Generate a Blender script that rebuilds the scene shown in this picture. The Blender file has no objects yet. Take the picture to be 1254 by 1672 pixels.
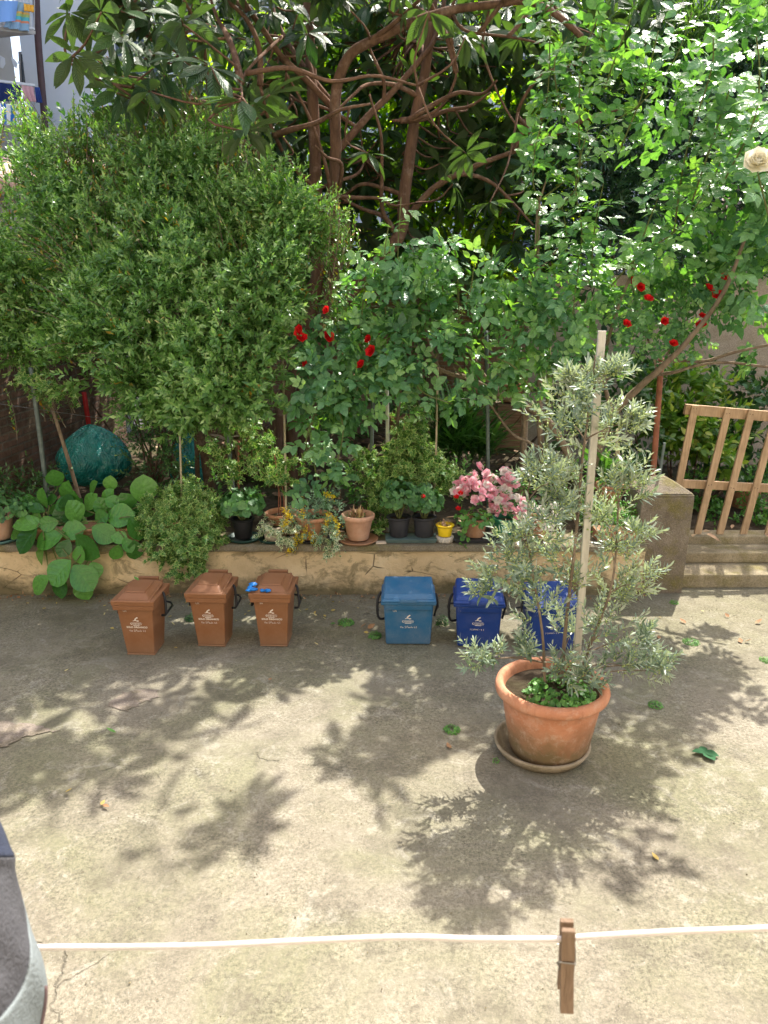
import bpy, math, random
import numpy as np
from mathutils import Vector, Matrix
R = math.radians
C = bpy.context.scene.collection
SC = bpy.context.scene

# ------------------------------------------------------------ camera, sky, sun, exposure
FPX, CX, CY, PIT, EYE = 1256.0, 627.0, 836.0, R(16.5), 2.5
cam = bpy.data.cameras.new('camera'); camo = bpy.data.objects.new('camera', cam); C.objects.link(camo)
camo.location = (0, 0, EYE); camo.rotation_euler = (R(90) - PIT, 0, 0)
cam.sensor_fit = 'VERTICAL'; cam.sensor_height = 36; cam.sensor_width = 27
cam.lens = 36 * FPX / 1672; cam.clip_start = 0.05; cam.clip_end = 500
cam.dof.use_dof = True; cam.dof.focus_distance = 5.0; cam.dof.aperture_fstop = 16.0
SC.camera = camo
SUNV = Vector((0.13, 0.235, 0.42)).normalized()
world = bpy.data.worlds.new('World'); SC.world = world; world.use_nodes = True
wn = world.node_tree; bg = wn.nodes['Background']; sky = wn.nodes.new('ShaderNodeTexSky')
sky.sky_type = 'NISHITA'; sky.sun_disc = False
sky.sun_elevation = math.asin(SUNV.z); sky.sun_rotation = math.atan2(SUNV.x, SUNV.y)
sky.dust_density = 4.0; sky.air_density = 1.0; sky.ozone_density = 0.4
wn.links.new(sky.outputs[0], bg.inputs[0]); bg.inputs[1].default_value = 0.15
sun = bpy.data.lights.new('sun', 'SUN'); suno = bpy.data.objects.new('sun', sun); C.objects.link(suno)
sun.energy = 4.2; sun.angle = R(0.53); sun.color = (1.0, 0.95, 0.86)
suno.rotation_euler = SUNV.to_track_quat('Z', 'Y').to_euler(); suno.location = (3, 8, 12)
SC.view_settings.view_transform = 'Standard'; SC.view_settings.look = 'None'
SC.view_settings.gamma = 1; SC.view_settings.use_curve_mapping = False
SC.view_settings.exposure = 1.4
SC.cycles.max_bounces = 8; SC.cycles.diffuse_bounces = 4; SC.cycles.transmission_bounces = 6
SC.cycles.use_denoising = True

# ------------------------------------------------------------ helpers
def ray(px, py):
    x = (px - CX) / FPX; u = -(py - CY) / FPX
    return Vector((x, math.cos(PIT) + u * math.sin(PIT), u * math.cos(PIT) - math.sin(PIT)))
def at(px, py, Y):
    d = ray(px, py); t = Y / d.y
    return Vector((d.x * t, Y, EYE + d.z * t))
def gnd(px, py, z=0.0):
    d = ray(px, py); t = (z - EYE) / d.z
    return Vector((d.x * t, d.y * t, z))
def rng_(s): return np.random.default_rng(s)
def nrm(a): return a / np.maximum(np.linalg.norm(a, axis=-1, keepdims=True), 1e-9)

def tag(o, label=None, cat=None, group=None, kind=None):
    if label: o['label'] = label
    if cat: o['category'] = cat
    if group: o['group'] = group
    if kind: o['kind'] = kind
    return o
def thing(name, label, cat, loc=(0, 0, 0), rz=0, group=None):
    o = bpy.data.objects.new(name, None); C.objects.link(o); o.location = loc; o.rotation_euler = (0, 0, rz)
    o.empty_display_size = 0.1
    return tag(o, label, cat, group)
def link(name, me, mat, parent=None):
    o = bpy.data.objects.new(name, me); C.objects.link(o)
    if mat is not None and len(me.materials) == 0: me.materials.append(mat)
    if parent is not None: o.parent = parent
    return o
def rootloc(p):
    v = Vector((0, 0, 0))
    while p is not None: v = v + p.location; p = p.parent
    return v
def bev(o, w, seg=2):
    m = o.modifiers.new('bevel', 'BEVEL'); m.width = w; m.segments = seg; m.limit_method = 'ANGLE'; m.angle_limit = R(40)
    return o
def dup(o, parent=None):
    c = o.copy(); C.objects.link(c); c.parent = parent
    for ch in list(o.children): dup(ch, c)
    return c

def spline(pts, n=6):
    P = [Vector(p) for p in pts]
    if len(P) < 3: 
        return [P[0].lerp(P[-1], i / n) for i in range(n + 1)]
    Q = [2 * P[0] - P[1]] + P + [2 * P[-1] - P[-2]]; out = []
    for i in range(1, len(Q) - 2):
        a, b, c, d = Q[i - 1], Q[i], Q[i + 1], Q[i + 2]
        for k in range(n):
            t = k / n
            out.append(0.5 * ((2 * b) + (c - a) * t + (2 * a - 5 * b + 4 * c - d) * t * t + (3 * b - a - 3 * c + d) * t ** 3))
    out.append(P[-1]); return out

class MB:
    def __init__(s): s.v = []; s.f = []
    def add(s, vs, fs):
        b = len(s.v); s.v += [tuple(v) for v in vs]; s.f += [tuple(i + b for i in f) for f in fs]; return s
    def box(s, c, size, rz=0, M=None):
        hx, hy, hz = size[0] / 2, size[1] / 2, size[2] / 2
        vs = [Vector((x, y, z)) for z in (-hz, hz) for y in (-hy, hy) for x in (-hx, hx)]
        m = M if M is not None else Matrix.Rotation(rz, 3, 'Z')
        vs = [m @ v + Vector(c) for v in vs]
        return s.add(vs, [(0, 2, 3, 1), (4, 5, 7, 6), (0, 1, 5, 4), (1, 3, 7, 5), (3, 2, 6, 7), (2, 0, 4, 6)])
    def beam(s, a, b, w, t, up=(0, 0, 1)):
        a, b = Vector(a), Vector(b); d = (b - a); L = d.length; d.normalize()
        x = d.cross(Vector(up)).normalized(); y = x.cross(d).normalized()
        m = Matrix((x, y, d)).transposed()
        return s.box((a + b) / 2, (w, t, L), M=m)
    def frust(s, z0, z1, a, b, c=(0, 0)):   # a,b = (x0,x1,y0,y1) bottom/top rectangles
        vs = [(a[0], a[2], z0), (a[1], a[2], z0), (a[1], a[3], z0), (a[0], a[3], z0), (b[0], b[2], z1), (b[1], b[2], z1), (b[1], b[3], z1), (b[0], b[3], z1)]
        return s.add(vs, [(3, 2, 1, 0), (4, 5, 6, 7), (0, 1, 5, 4), (1, 2, 6, 5), (2, 3, 7, 6), (3, 0, 4, 7)])
    def tube(s, pts, r0, r1=None, sides=6, smooth=5, wob=0.0, seed=0, flat=1.0):
        r1 = r0 if r1 is None else r1; P = spline(pts, smooth) if smooth else [Vector(p) for p in pts]
        rnd = random.Random(seed); n = len(P); b = len(s.v)
        t = (P[1] - P[0]).normalized(); ref = Vector((0, 0, 1)) if abs(t.z) < .9 else Vector((1, 0, 0))
        x = t.cross(ref).normalized()
        for i, p in enumerate(P):
            t = (P[min(i + 1, n - 1)] - P[max(i - 1, 0)]).normalized()
            x = (x - t * x.dot(t)).normalized(); y = t.cross(x); r = r0 + (r1 - r0) * i / (n - 1)
            for k in range(sides):
                a = 2 * math.pi * k / sides; q = r * (1 + wob * (rnd.random() - .5))
                s.v.append(tuple(p + x * math.cos(a) * q + y * math.sin(a) * q * flat))
        for i in range(n - 1):
            for k in range(sides):
                k2 = (k + 1) % sides
                s.f.append((b + i * sides + k, b + i * sides + k2, b + (i + 1) * sides + k2, b + (i + 1) * sides + k))
        s.f.append(tuple(b + k for k in range(sides))[::-1]); s.f.append(tuple(b + (n - 1) * sides + k for k in range(sides)))
        return s
    def lathe(s, prof, seg=40, c=(0, 0, 0), wob=0, seed=0, sx=1, sy=1):
        b = len(s.v); rnd = random.Random(seed)
        for r, z in prof:
            for k in range(seg):
                a = 2 * math.pi * k / seg; q = r * (1 + wob * (rnd.random() - .5))
                s.v.append((c[0] + q * sx * math.cos(a), c[1] + q * sy * math.sin(a), c[2] + z))
        for i in range(len(prof) - 1):
            for k in range(seg):
                k2 = (k + 1) % seg
                s.f.append((b + i * seg + k, b + i * seg + k2, b + (i + 1) * seg + k2, b + (i + 1) * seg + k))
        return s
    def build(s, name, mat, parent=None, smooth=False, local=False, bevel=0):
        me = bpy.data.meshes.new(name); v = s.v
        if parent is not None and not local:
            o = rootloc(parent); v = [(a[0] - o.x, a[1] - o.y, a[2] - o.z) for a in v]
        me.from_pydata(v, [], s.f); me.update()
        if smooth:
            me.polygons.foreach_set('use_smooth', [True] * len(me.polygons))
        ob = link(name, me, mat, parent)
        if bevel: bev(ob, bevel)
        return ob

# leaf templates: x across, y along, z up
def t_ovate(rows=3, w=.5, fold=.15, peak=.42, ripple=0, tip=1.0):
    v = [(0, 0, 0)]; uv = [(0, 0)]; f = []
    for i in range(1, rows + 1):
        t = i / (rows + 1)
        k = math.sin(math.pi * (t ** (math.log(.5) / math.log(peak)))) ** tip * w * .5
        zz = fold * k + ripple * (1 if i % 2 else -1)
        v += [(-k, t, zz), (0, t, 0), (k, t, zz)]; uv += [(-1, t), (0, t), (1, t)]
    v.append((0, 1, 0)); uv.append((0, 1)); e = len(v) - 1
    f += [(0, 2, 1), (0, 3, 2)]
    for i in range(rows - 1):
        a = 1 + 3 * i; f += [(a, a + 1, a + 4, a + 3), (a + 1, a + 2, a + 5, a + 4)]
    a = 1 + 3 * (rows - 1); f += [(a, a + 1, e), (a + 1, a + 2, e)]
    return np.array(v, float), f, np.array(uv, float)
def t_diamond(w=.38, fold=.25):
    return np.array([(0, 0, 0), (w / 2, .42, fold * w), (0, 1, 0), (-w / 2, .42, fold * w)], float), [(0, 1, 2), (0, 2, 3)], np.array([(0, 0), (1, .4), (0, 1), (-1, .4)], float)
def t_ivy():
    a = [-170, -135, -95, -68, -38, -20, 0, 20, 38, 68, 95, 135, 170]; r = [.22, .5, .27, .6, .3, .42, .85, .42, .3, .6, .27, .5, .22]
    v = [(0, .22, .03)]; uv = [(0, 0)]
    for d, q in zip(a, r):
        v.append((math.sin(R(d)) * q, .22 + math.cos(R(d)) * q, -.06 * q)); uv.append((1, 0))
    f = [(0, i + 1, i) for i in range(1, len(v) - 1)] + [(0, 1, len(v) - 1)]
    return np.array(v, float), f, np.array(uv, float)
def t_round(n=15, scal=.08):
    v = [(0, .32, -.05)]; uv = [(0, 0)]
    for i in range(n):
        d = -165 + 330 * i / (n - 1); q = .5 * (1 + (scal if i % 2 else -scal))
        v.append((math.sin(R(d)) * q, .32 + math.cos(R(d)) * q, .05 + .05 * math.sin(i * 2.1))); uv.append((1, i / n))
    f = [(0, i + 1, i) for i in range(1, n)]
    return np.array(v, float), f, np.array(uv, float)

def scatter(name, tm, P, D, N, S, mat, parent=None, bend=0.15, seed=0, tint=None, wvar=0.15, smooth=True):
    V, F, UV = tm; n = len(P); g = rng_(seed + 991)
    D = nrm(D); N = nrm(N - D * np.sum(N * D, -1, keepdims=True)); X = np.cross(D, N)
    S = np.broadcast_to(S, (n,)).astype(float); bd = bend * (0.4 + 1.2 * g.random(n)); w = 1 + wvar * (g.random(n) * 2 - 1)
    tx, ty, tz = V[:, 0], V[:, 1], V[:, 2]
    zz = tz[None, :] - bd[:, None] * ty[None, :] ** 2
    A = (tx[None, :, None] * w[:, None, None] * X[:, None, :] + ty[None, :, None] * D[:, None, :] + zz[:, :, None] * N[:, None, :]) * S[:, None, None] + P[:, None, :]
    if parent is not None: A = A - np.array(rootloc(parent))
    nv = len(V); A = A.reshape(-1, 3)
    cnt = np.array([len(f) for f in F]); idx = np.concatenate([np.array(f) for f in F])
    li = (idx[None, :] + (np.arange(n) * nv)[:, None]).ravel(); tot = np.tile(cnt, n); start = np.concatenate([[0], np.cumsum(tot)[:-1]])
    me = bpy.data.meshes.new(name); me.vertices.add(len(A)); me.vertices.foreach_set('co', A.astype(np.float32).ravel())
    me.loops.add(len(li)); me.loops.foreach_set('vertex_index', li.astype(np.int32))
    me.polygons.add(len(tot)); me.polygons.foreach_set('loop_start', start.astype(np.int32)); me.polygons.foreach_set('loop_total', tot.astype(np.int32))
    me.polygons.foreach_set('use_smooth', np.full(len(tot), smooth))
    ul = me.uv_layers.new(name='UVMap'); uvs = np.tile(UV[idx], (n, 1)); ul.data.foreach_set('uv', uvs.astype(np.float32).ravel())
    at_ = me.attributes.new('tint', 'FLOAT', 'POINT'); tt = g.random(n) if tint is None else np.clip(tint, 0, 1)
    at_.data.foreach_set('value', np.repeat(tt, nv).astype(np.float32))
    me.update(calc_edges=True); me.validate()
    return link(name, me, mat, parent)

def shoots(g, B, Dv, L, n, ang, size, upw=.35, sag=0.0, tmin=.1, opp=False, taper=.35):
    S = len(B); Dv = nrm(Dv); t = np.linspace(tmin, 1, n)[None, :] * np.ones((S, 1))
    e1 = nrm(np.cross(Dv, nrm(g.normal(size=(S, 3))))); e2 = np.cross(Dv, e1)
    if opp: phi = (np.arange(n) // 2) * 1.5708 + (np.arange(n) % 2) * math.pi
    else: phi = np.arange(n) * 2.399
    phi = phi[None, :] + g.normal(0, .35, (S, n))
    rad = np.cos(phi)[..., None] * e1[:, None] + np.sin(phi)[..., None] * e2[:, None]
    a = (ang * (1 - .45 * t) + g.normal(0, .15, (S, n)))[..., None]; d = Dv[:, None]
    D = np.cos(a) * d + np.sin(a) * rad; N = np.sin(a) * d - np.cos(a) * rad
    N = N + np.array([0, 0, upw]); D = D + np.array([0, 0, -sag])
    P = B[:, None] + d * (np.asarray(L)[:, None] * t)[..., None] - np.array([0, 0, 1]) * (sag * .3 * np.asarray(L)[:, None] * t ** 2)[..., None]
    sz = size * (1 - taper * t ** 2) * (1 + g.normal(0, .15, (S, n)))
    tint = np.clip(.25 + .5 * t ** 2 + g.normal(0, .2, (S, n)), 0, 1)
    return P.reshape(-1, 3), D.reshape(-1, 3), N.reshape(-1, 3), np.abs(sz).ravel(), tint.ravel()

def blob_pts(g, blobs, per, inner=.35, zsq=1.0):
    """shoot starts through a set of (centre, radius): outward bias"""
    B, Dv = [], []
    for c, r in blobs:
        m = int(per * r * r); d = nrm(g.normal(size=(m, 3)))
        q = r * (inner + (1 - inner) * g.random(m) ** .45) * (1 + .22 * np.sin(d[:, 0] * 5 + c[0] * 7) * np.sin(d[:, 2] * 6 + c[2] * 5))
        p = np.array(c) + d * q[:, None] * np.array([1, 1, zsq])
        B.append(p); Dv.append(d)
    return np.concatenate(B), np.concatenate(Dv)
def pxblobs(L):
    out = []
    for px, py, Y, r in L: out.append((tuple(at(px, py, Y)), r))
    return out
def compound(P, D, N, S, tint, g):
    """rose leaf: five leaflets"""
    D = nrm(D); N = nrm(N - D * np.sum(N * D, -1, keepdims=True)); X = np.cross(D, N); o = []
    for al, sd, an, k in ((.75, 0, 0, 1.0), (.62, 1, 1.0, .88), (.62, -1, 1.0, .88), (.25, 1, 1.15, .72), (.25, -1, 1.15, .72)):
        an = an + g.normal(0, .12, len(P))[:, None]
        d = D * np.cos(an) + X * sd * np.sin(an) + N * g.normal(0, .15, (len(P), 1))
        o.append((P + D * (S * al)[:, None], d, N + g.normal(0, .18, (len(P), 3)), S * .62 * k, tint + g.normal(0, .06, len(P))))
    return tuple(np.concatenate([q[i] for q in o]) for i in range(5))

# ------------------------------------------------------------ materials
class NT:
    def __init__(s, name):
        s.m = bpy.data.materials.new(name); s.m.use_nodes = True; s.t = s.m.node_tree
        s.b = s.t.nodes['Principled BSDF']; s.out = s.t.nodes['Material Output']
    def n(s, typ, **k):
        nd = s.t.nodes.new('ShaderNode' + typ)
        for a, v in k.items(): setattr(nd, a, v)
        return nd
    def l(s, a, b): s.t.links.new(a, b)
    def coord(s, kind='Object', scale=(1, 1, 1)):
        c = s.n('TexCoord'); m = s.n('Mapping'); m.inputs['Scale'].default_value = scale; s.l(c.outputs[kind], m.inputs[0]); return m.outputs[0]
    def pos(s, scale=(1, 1, 1)):
        c = s.n('NewGeometry'); m = s.n('Mapping'); m.inputs['Scale'].default_value = scale; s.l(c.outputs['Position'], m.inputs[0]); return m.outputs[0]
    def noise(s, vec, scale, det=4, rough=.6, dist=0):
        n = s.n('TexNoise'); n.inputs['Scale'].default_value = scale; n.inputs['Detail'].default_value = det
        n.inputs['Roughness'].default_value = rough; n.inputs['Distortion'].default_value = dist
        if vec is not None: s.l(vec, n.inputs['Vector'])
        return n.outputs['Fac']
    def vor(s, vec, scale, feature='F1', out='Distance', rnd=1):
        n = s.n('TexVoronoi', feature=feature); n.inputs['Scale'].default_value = scale; n.inputs['Randomness'].default_value = rnd
        s.l(vec, n.inputs['Vector']); return n.outputs[out]
    def ramp(s, fac, stops, interp='LINEAR'):
        r = s.n('ValToRGB'); r.color_ramp.interpolation = interp; e = r.color_ramp.elements
        while len(e) < len(stops): e.new(.5)
        for i, (p, c) in enumerate(stops):
            e[i].position = p; e[i].color = (c, c, c, 1) if isinstance(c, (int, float)) else (*c, 1)
        s.l(fac, r.inputs[0]); return r.outputs[0]
    def mix(s, fac, a, b, mode='MIX'):
        m = s.n('Mix', data_type='RGBA', blend_type=mode)
        for sock, v in ((m.inputs[0], fac), (m.inputs[6], a), (m.inputs[7], b)):
            if isinstance(v, (int, float)): sock.default_value = v if sock.type == 'VALUE' else (v, v, v, 1)
            elif isinstance(v, tuple): sock.default_value = (*v, 1)
            else: s.l(v, sock)
        return m.outputs[2]
    def math(s, op, a, b=0.0, c=0.0):
        m = s.n('Math', operation=op)
        for i, v in enumerate((a, b, c)):
            if isinstance(v, (int, float)): m.inputs[i].default_value = v
            else: s.l(v, m.inputs[i])
        return m.outputs[0]
    def bump(s, h, strength=.3, dist=.01, chain=None):
        b = s.n('Bump'); b.inputs['Strength'].default_value = strength; b.inputs['Distance'].default_value = dist
        s.l(h, b.inputs['Height'])
        if chain is not None: s.l(chain, b.inputs['Normal'])
        s.l(b.outputs[0], s.b.inputs['Normal']); return b.outputs[0]
    def fin(s, col=None, rough=.6, spec=None, metal=None):
        if col is not None:
            if isinstance(col, tuple): s.b.inputs['Base Color'].default_value = (*col, 1)
            else: s.l(col, s.b.inputs['Base Color'])
        if isinstance(rough, (int, float)): s.b.inputs['Roughness'].default_value = rough
        else: s.l(rough, s.b.inputs['Roughness'])
        if spec is not None: s.b.inputs['Specular IOR Level'].default_value = spec
        if metal is not None: s.b.inputs['Metallic'].default_value = metal
        return s.m

def leaf_mat(name, dark, mid, lite, rough=.45, trans=.35, tcol=(1.25, 1.5, .45), veins=0, old=None, under=None, spec=.5, vstr=.5, vcol=1.5):
    k = NT(name); a = k.n('Attribute', attribute_name='tint').outputs['Fac']
    stops = [(0, dark), (.5, mid), (1, lite)]
    if old: stops = [(0, old), (.04, dark), (.5, mid), (1, lite)]
    col = k.ramp(a, stops)
    col = k.mix(.35, col, k.mix(1.0, col, k.ramp(k.noise(k.pos(), 45, 3), [(.3, .45), (.7, 1.35)]), 'MULTIPLY'))
    if veins:
        uv = k.n('TexCoord').outputs['UV']; sp = k.n('SeparateXYZ'); k.l(uv, sp.inputs[0]); au = k.math('ABSOLUTE', sp.outputs[0])
        ph = k.math('MULTIPLY', k.math('SUBTRACT', sp.outputs[1], k.math('MULTIPLY', au, .22)), veins * 6.283)
        s = k.math('SINE', ph); rib = k.ramp(s, [(.0, 0.0), (.8, 0.0), (1, 1.0)])
        midr = k.ramp(au, [(0, 1.0), (.09, 0.0)]); vv = k.mix(1.0, rib, midr, 'LIGHTEN')
        col = k.mix(k.math('MULTIPLY', vv, .5), col, k.mix(1.0, col, (vcol, vcol, vcol * .9), 'MULTIPLY'))
        k.bump(k.math('SUBTRACT', k.math('MULTIPLY', s, .5), vv), vstr, .006)
    if under:
        gm = k.n('NewGeometry'); col = k.mix(gm.outputs['Backfacing'], col, under)
    k.fin(col, rough, spec)
    tr = k.n('BsdfTranslucent'); k.l(k.mix(1.0, col, tcol, 'MULTIPLY'), tr.inputs[0])
    mx = k.n('MixShader'); mx.inputs[0].default_value = trans; k.l(k.b.outputs[0], mx.inputs[1]); k.l(tr.outputs[0], mx.inputs[2]); k.l(mx.outputs[0], k.out.inputs[0])
    return k.m
def ivy_mat(name, g1, g2, cream, thr=.62):
    k = NT(name); a = k.n('Attribute', attribute_name='tint').outputs['Fac']; uv = k.n('TexCoord').outputs['UV']
    sp = k.n('SeparateXYZ'); k.l(uv, sp.inputs[0])
    e = k.math('ADD', sp.outputs[0], k.math('MULTIPLY', k.math('SUBTRACT', k.noise(k.pos(), 70, 2), .5), .55))
    e = k.math('ADD', e, k.math('MULTIPLY', k.math('SUBTRACT', a, .5), .35))
    col = k.mix(k.ramp(e, [(thr - .06, 0.0), (thr + .06, 1.0)]), k.ramp(a, [(0, g1), (1, g2)]), cream)
    k.fin(col, .45); tr = k.n('BsdfTranslucent'); k.l(k.mix(1.0, col, (1.1, 1.3, .5), 'MULTIPLY'), tr.inputs[0])
    mx = k.n('MixShader'); mx.inputs[0].default_value = .3; k.l(k.b.outputs[0], mx.inputs[1]); k.l(tr.outputs[0], mx.inputs[2]); k.l(mx.outputs[0], k.out.inputs[0])
    return k.m
def petal_mat(name, c1, c2, tr_=.35):
    k = NT(name); a = k.n('Attribute', attribute_name='tint').outputs['Fac']; col = k.ramp(a, [(0, c1), (1, c2)])
    k.fin(col, .6, .25); tr = k.n('BsdfTranslucent'); k.l(col, tr.inputs[0]); mx = k.n('MixShader'); mx.inputs[0].default_value = tr_
    k.l(k.b.outputs[0], mx.inputs[1]); k.l(tr.outputs[0], mx.inputs[2]); k.l(mx.outputs[0], k.out.inputs[0]); return k.m

def m_concrete():
    k = NT('yard_concrete'); p = k.pos()
    base = k.ramp(k.noise(p, .55, 5, .6, .6), [(.25, (.138, .122, .092)), (.5, (.204, .182, .137)), (.72, (.265, .239, .184))])
    moss = k.ramp(k.noise(p, .9, 6, .68, .8), [(.43, 0.0), (.62, 1.0)])
    base = k.mix(k.math('MULTIPLY', moss, .5), base, (.15, .155, .08))
    dk = k.ramp(k.noise(p, 2.6, 8, .72), [(.5, 0.0), (.66, 1.0)])
    base = k.mix(k.math('MULTIPLY', dk, .6), base, (.10, .088, .066))
    pal = k.ramp(k.noise(p, 3.7, 7, .75, 1.5), [(.54, 0.0), (.64, 1.0)]); base = k.mix(k.math('MULTIPLY', pal, .5), base, (.31, .29, .235))
    # damp, algae-dark band near the low wall
    sx = k.n('SeparateXYZ'); k.l(p, sx.inputs[0])
    band = k.ramp(k.math('ADD', k.math('MULTIPLY', k.math('SUBTRACT', sx.outputs[1], 4.1), .5), k.math('MULTIPLY', k.math('SUBTRACT', k.noise(p, 1.3, 5), .5), .9)), [(.1, 0.0), (.85, 1.0)])
    base = k.mix(k.math('MULTIPLY', band, .42), base, (.13, .115, .06))
    sp = k.noise(p, 55, 7, .9)
    amp = k.ramp(k.noise(p, 1.9, 5, .7), [(.35, .25), (.62, 1.0)])
    base = k.mix(amp, base, k.mix(1.0, base, k.ramp(sp, [(.38, .35), (.5, 1.0), (.62, 1.55)]), 'MULTIPLY'))
    md = k.noise(p, 13, 8, .8, .8); base = k.mix(k.ramp(md, [(.52, 0.0), (.62, .55)]), base, (.12, .105, .078)); base = k.mix(k.ramp(md, [(.34, .5), (.44, 0.0)]), base, (.31, .285, .23))
    ag = k.vor(p, 95); base = k.mix(k.ramp(ag, [(.06, .7), (.14, 0.0)]), base, k.ramp(k.noise(p, 300, 1), [(.45, (.07, .06, .045)), (.55, (.6, .57, .5))]))
    w = k.n('VectorMath', operation='ADD'); k.l(p, w.inputs[0]); nz = k.n('TexNoise'); nz.inputs['Scale'].default_value = 1.6; nz.inputs['Detail'].default_value = 6
    k.l(p, nz.inputs['Vector']); sc = k.n('VectorMath', operation='SCALE'); sc.inputs['Scale'].default_value = 1.1; k.l(nz.outputs['Color'], sc.inputs[0]); k.l(sc.outputs[0], w.inputs[1])
    cr = k.vor(w.outputs[0], .42, 'DISTANCE_TO_EDGE'); crm = k.math('MULTIPLY', k.ramp(cr, [(0, .8), (.0028, 0.0)]), k.ramp(k.noise(p, 1.1, 3), [(.55, 0.0), (.6, 1.0)]))
    base = k.mix(k.math('MULTIPLY', crm, .7), base, (.07, .06, .045))
    h = k.math('ADD', k.math('MULTIPLY', sp, .5), k.math('MULTIPLY', crm, -1.5)); h = k.math('ADD', h, k.math('MULTIPLY', k.noise(p, 9, 6), .8))
    k.bump(h, .6, .014); return k.fin(base, .95, .2)
def m_plaster():
    k = NT('stained_yellow_plaster'); p = k.pos()
    base = k.ramp(k.noise(p, 1.8, 6, .65), [(.3, (.50, .37, .21)), (.55, (.66, .51, .31)), (.75, (.72, .62, .44))])
    st = k.ramp(k.noise(k.pos((1, 1, 1.6)), 4.5, 8, .75, .6), [(.5, 0.0), (.6, 1.0)])
    base = k.mix(k.math('MULTIPLY', st, .7), base, (.17, .14, .075))
    sx = k.n('SeparateXYZ'); k.l(p, sx.inputs[0])
    low = k.ramp(k.math('ADD', sx.outputs[2], k.math('MULTIPLY', k.math('SUBTRACT', k.noise(p, 3.5, 7, .7), .5), .42)), [(.05, 1.0), (.17, 0.0)])
    base = k.mix(k.math('MULTIPLY', low, .85), base, (.10, .09, .05))
    cr = k.vor(k.pos((1.0, 1, 2.6)), 2.2, 'DISTANCE_TO_EDGE'); cm = k.math('MULTIPLY', k.ramp(cr, [(0, 1.0), (.012, 0.0)]), k.ramp(k.noise(p, 3, 2), [(.5, 0.0), (.58, 1.0)]))
    base = k.mix(k.math('MULTIPLY', cm, .8), base, (.08, .06, .04))
    k.bump(k.math('SUBTRACT', k.noise(p, 12, 8, .7), k.math('ADD', cm, k.math('MULTIPLY', low, .4))), .8, .02); return k.fin(base, .95, .15)
def m_cement(name, a=(.14, .12, .08), b=(.26, .22, .16), moss=.4):
    k = NT(name); p = k.pos()
    base = k.ramp(k.noise(p, 5, 8, .7), [(.3, a), (.7, b)])
    base = k.mix(k.math('MULTIPLY', k.ramp(k.noise(p, 3.3, 5, .7), [(.48, 0.0), (.62, 1.0)]), moss), base, (.16, .14, .03))
    base = k.mix(k.ramp(k.vor(p, 60), [(.1, .6), (.2, 0.0)]), base, (.36, .33, .28))
    sp = k.noise(p, 90, 4, .8); base = k.mix(.6, base, k.mix(1.0, base, k.ramp(sp, [(.35, .55), (.65, 1.5)]), 'MULTIPLY'))
    k.bump(k.math('ADD', sp, k.noise(p, 14, 6)), .6, .012); return k.fin(base, .95, .15)
def m_soil():
    k = NT('garden_soil'); p = k.pos()
    base = k.ramp(k.noise(p, 9, 8, .75), [(.3, (.05, .036, .024)), (.6, (.13, .1, .068)), (.8, (.25, .2, .14))])
    base = k.mix(k.math('MULTIPLY', k.ramp(k.noise(p, 1.2, 4), [(.5, 0.0), (.65, 1.0)]), .4), base, (.1, .13, .04))
    k.bump(k.noise(p, 22, 8, .8), 1.0, .05); return k.fin(base, 1, .1)
def m_clay(name, a=(.50, .21, .115), b=(.62, .32, .2), dirt=.5, dz=.2, fade=.15):
    k = NT(name); p = k.coord('Object')
    base = k.ramp(k.noise(p, 7, 6, .65), [(.3, a), (.7, b)])
    sx = k.n('SeparateXYZ'); k.l(p, sx.inputs[0])
    low = k.ramp(k.math('ADD', sx.outputs[2], k.math('MULTIPLY', k.math('SUBTRACT', k.noise(p, 6, 7, .7), .5), dz * 1.4)), [(dz * .4, 1.0), (dz * 1.2, 0.0)])
    base = k.mix(k.math('MULTIPLY', low, dirt), base, (.16, .12, .06))
    base = k.mix(k.math('MULTIPLY', k.ramp(k.noise(p, 16, 6, .75), [(.5, 0.0), (.68, 1.0)]), fade * 1.6), base, (.62, .5, .4))
    base = k.mix(k.math('MULTIPLY', k.ramp(k.noise(p, 4.5, 7, .75, 1.0), [(.5, 0.0), (.62, 1.0)]), .35), base, tuple(c * .55 for c in a))
    k.bump(k.noise(p, 60, 5, .7), .3, .004); return k.fin(base, .85, .25)
def m_plastic(name, col, rough=.42, dust=.25, dustcol=(.45, .40, .33)):
    k = NT(name); p = k.coord('Object')
    n = k.noise(p, 9, 6, .7); base = k.mix(k.math('MULTIPLY', k.ramp(n, [(.42, 0.0), (.75, 1.0)]), dust), col, dustcol)
    fine = k.ramp(k.vor(p, 90), [(.07, .45), (.14, 0.0)]); base = k.mix(k.math('MULTIPLY', fine, dust * 1.3), base, dustcol)
    sx = k.n('SeparateXYZ'); k.l(p, sx.inputs[0])
    low = k.ramp(k.math('ADD', sx.outputs[2], k.math('MULTIPLY', k.noise(p, 14, 5), .08)), [(.04, 1.0), (.16, 0.0)])
    base = k.mix(k.math('MULTIPLY', low, dust * .9), base, (.22, .19, .14))
    scr = k.ramp(k.noise(k.coord('Object', (1, 1, .12)), 160, 3, .6, 1.2), [(.62, 0.0), (.70, 1.0)]); scr = k.math('MULTIPLY', scr, k.ramp(k.noise(p, 6, 4), [(.5, 0.0), (.62, .45)])); base = k.mix(scr, base, dustcol)
    k.bump(k.noise(p, 220, 2), .12, .002); return k.fin(base, k.ramp(n, [(.3, rough), (.7, rough + .22)]), .5)
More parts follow.
